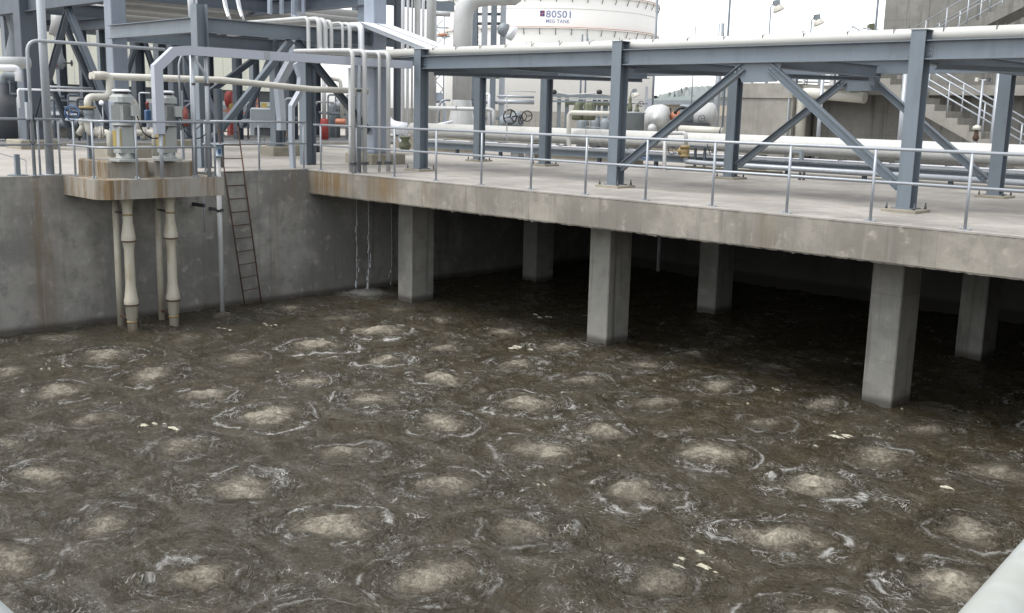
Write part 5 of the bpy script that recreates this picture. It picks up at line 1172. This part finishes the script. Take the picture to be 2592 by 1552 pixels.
# railings / pipes on the roof of the low blocks
t = thing('roof_pipework', 'grey posts and thin pipes standing on the concrete roof behind the rear braces', 'pipework', (xA0+1, YB+3, zA))
for i, px in enumerate((1903, 1940, 1995, 2012, 2035, 2074, 2108, 2122, 2135)):
    q = at(px, 205, Y=YB+2.5); w = .16 if px in (1995, 2012, 2108) else .08
    MB().rect([(q.x, q.y, zA-.06), (q.x, q.y, zA+1.4)], w, w, upv=(0, 1, 0)).build('post', MIDM if i % 2 else PIPEG, t)
for py, r in ((193, .03), (199, .025), (207, .03)):
    a, b_ = at(2000, py, Y=YB+2.6), at(2150, py+3, Y=YB+2.6); MB().tube([a, b_], r, 6).build('pipe', MIDM, t)
pipe([at(2020, 400, Y=YB+.3), at(2031, 237, Y=YB+.3), at(2052, 236, Y=YB+.3), at(2190, 248, Y=YB+.3)], .175, 'cream pipe rising on the dark concrete block and turning right under its slab', mat=CREAM, bend=.35, seg=20)
t = thing('cable_box', 'cream box on the wall under the overhanging slab', 'box', at(2163, 228, Y=YB+.2))
MB().box(at(2149, 222, Y=YB+.1), at(2178, 232, Y=YB+.35)).build('body', CREAM, t)
for px0, py0, px1, py1, lab in ((2071, 345, 2088, 185, 'slender galvanised pole leaning past the dark concrete block'), (2278, 352, 2298, 185, 'galvanised pole just left of the bolted right column'), (2512, 360, 2536, 185, 'galvanised pole just left of the far right rear column')):
    a = at(px0, py0, Y=13.5); MB().tube([(a.x, a.y, 0), (a.x, a.y, at(px1, py1, Y=13.5).z)], .075 if px0 > 2100 else .06, 12).build('pole', GALV, None, lab, 'pole', 'galvanised poles before the concrete blocks')
pipe([at(2098, 234, Y=13.9), at(2136, 192, Y=13.9), at(2145, 180, Y=13.9)], .04, 'thin galvanised pipe slanting up beside the leaning pole', mat=GALV, bend=0)
# stairs: lower flight rising to the left in front of the blocks
YS = 15.0
def flight(lab, x_bot, z_bot, x_top, z_top, y0, y1, mat, n_, rails=True, thick=.28, solid=True):
    t = thing('concrete_stair', lab, 'stairs', (x_bot, (y0+y1)/2, z_bot))
    run, rise = (x_top-x_bot)/n_, (z_top-z_bot)/n_
    prof = []
    for k in range(n_): prof += [(x_bot+run*k, z_bot+rise*k), (x_bot+run*k, z_bot+rise*(k+1))]
    prof += [(x_top, z_top)]
    if solid: low = [(x_top, z_top-thick-.25), (x_bot+run*1.2, z_bot-.0)]
    low = [(x_top, z_top-thick*1.4), (x_bot+run*.8, z_bot-.02)]
    pr = prof+low; m_ = len(pr)
    mb = MB(); mb.add([(a, y0, b_) for a, b_ in pr]+[(a, y1, b_) for a, b_ in pr],
        [tuple(range(m_)), tuple(range(2*m_-1, m_-1, -1))]+[(k, (k+1) % m_, m_+(k+1) % m_, m_+k) for k in range(m_)])
    mb.build('steps', mat, t)
    if rails:
        for yy in (y0+.08, y1-.08):
            for h in (1.0, .55):
                MB().tube([(x_bot, yy, z_bot+h), (x_top, yy, z_top+h)], .026 if y0 < 17 else .017, 8).build('handrail', GALV, t)
            for k in range(0, n_+1, 3):
                MB().tube([(x_bot+run*k, yy, z_bot+rise*k), (x_bot+run*k, yy, z_bot+rise*k+1.0)], .024, 8).build('baluster', GALV, t)
    return t
b0 = at(2500, 362, Y=YS); b1 = at(2222, 196, Y=YS)
b0z = 0.0
sl = (b1.z-b0.z)/(b1.x-b0.x); xb = b0.x + (0-b0.z)/sl
flight('pale concrete stair with handrails climbing to the left behind the bolted right column', xb, 0.0, b1.x-1.0, b1.z-1.0*sl, YS, YS+1.2, C_BLDL, 18)
c0, c1 = at(2415, 88, Y=18.2), at(2660, -50, Y=18.2)
flight('upper concrete flight with thin handrails climbing right across the tall grey building', c0.x-1.6, c0.z-1.6*(c1.z-c0.z)/(c1.x-c0.x), c1.x, c1.z, 18.2, 19.4, C_BLDG, 20)
MB().box((b1.x-2.4, YS, b1.z-1.0*sl-.26), (b1.x-1.0, 19.4, b1.z-1.0*sl)).build('stair_landing', C_BLDL, None, 'concrete landing at the head of the pale stair', 'landing')
t = thing('twin_flood_light', 'small post with two little flood lights above the pale stair', 'lamp post', at(2478, 300, Y=14.4))
a = at(2478, 300, Y=14.4); tp = at(2488, 203, Y=14.4); MB().tube([(a.x, a.y, 0), (a.x, a.y, tp.z)], .035, 8).build('pole', GALV, t)
MB().tube([at(2472, 202, Y=14.4), at(2510, 204, Y=14.4)], .02, 6).build('cross_arm', GALV, t)
for px in (2473, 2502): MB().rect([at(px-3, 201, Y=14.3), at(px+4, 202, Y=14.3)], .12, .1).build('lamp_head', CREAM if px < 2490 else DARKM, t)
t = thing('small_hydrant', 'small rusty bodied valve with a pale cap on the stair side', 'valve', at(2470, 345, Y=14.2))
q = at(2470, 348, Y=14.2); MB().lathe((q.x, q.y, q.z-.1), [(.05, 0), (.09, .08), (.06, .18), (.05, .3)], (0, 0, 1), 12).build('body', RUST, t); MB().lathe((q.x, q.y, q.z+.2), [(.07, 0), (.12, .03), (.1, .1), (.02, .14)], (0, 0, 1), 14).build('cap', CREAM, t)
MB().tube([(q.x, q.y, 0), (q.x, q.y, q.z-.1)], .04, 8).build('stem', GALV, t)
# thin hanging pipe under the deck
q = at(1663, 738, Z=WL); q = at(1663, 738, Y=9.0)
MB().tube([(q.x, 9.0, -T-.001), (q.x, 9.0, -2.9)], .05, 10).build('hanging_pipe', PIPEG, None, 'thin pale pipe hanging under the deck between two dim rear columns', 'pipe')

# ---- crowded small pipework on the left yard, each run a pipe of its own
rnd = random.Random(21)
cl = [(12, 210, 12, 300, .05, 41, 'DARKM'), (28, 200, 30, 300, .04, 40, 'MIDM'), (52, 215, 55, 300, .05, 42, 'STEELM'), (0, 236, 60, 240, .05, 41, 'MIDM'), (0, 262, 66, 266, .07, 42, 'DARKM'), (112, 240, 118, 330, .05, 43, 'MIDM'),
      (135, 245, 140, 330, .06, 44, 'STEELM'), (172, 240, 176, 320, .045, 43, 'STEELM'), (196, 250, 200, 335, .05, 42, 'DARKM'), (108, 252, 215, 258, .04, 43, 'MIDM'), (110, 270, 215, 275, .06, 45, 'STEELM'),
      (232, 238, 236, 330, .05, 44, 'MIDM'), (252, 250, 330, 254, .05, 45, 'DARKM'), (336, 240, 340, 330, .06, 46, 'MIDM'), (352, 235, 356, 330, .03, 44, 'CLAD'), (420, 240, 424, 330, .05, 45, 'MIDM'),
      (440, 255, 520, 259, .05, 46, 'STEELM'), (610, 305, 650, 306, .08, 48, 'MIDM'), (625, 262, 628, 318, .05, 49, 'MIDM'), (690, 240, 694, 330, .05, 47, 'STEELM'), (720, 250, 723, 330, .06, 46, 'MIDM'),
      (828, 240, 831, 318, .05, 53, 'GALV'), (848, 230, 850, 318, .04, 54, 'GALV'), (876, 240, 878, 318, .05, 53, 'PIPEG'), (800, 258, 890, 262, .05, 54, 'PIPEG'), (800, 285, 890, 290, .07, 53, 'MIDM')]
G_ = globals()
for i, (xa, ya_, xb_, yb2, r, d, mt) in enumerate(cl):
    a, b_ = at(xa, ya_, D=d), at(xb_, yb2, D=d)
    if abs(xa-xb_) < 10: pts = [(b_.x, b_.y, .02), (b_.x, b_.y, a.z), (b_.x+.35, b_.y+.3, a.z)]
    else: pts = [(a.x, a.y, a.z-.35), a, b_]
    pipe(pts, r, 'thin pipe in the crowded pipework far behind the pumps, one of many alike', mat=G_[mt], bend=r*3, grp='thin pipes in the crowded yard behind the pumps', seg=8)
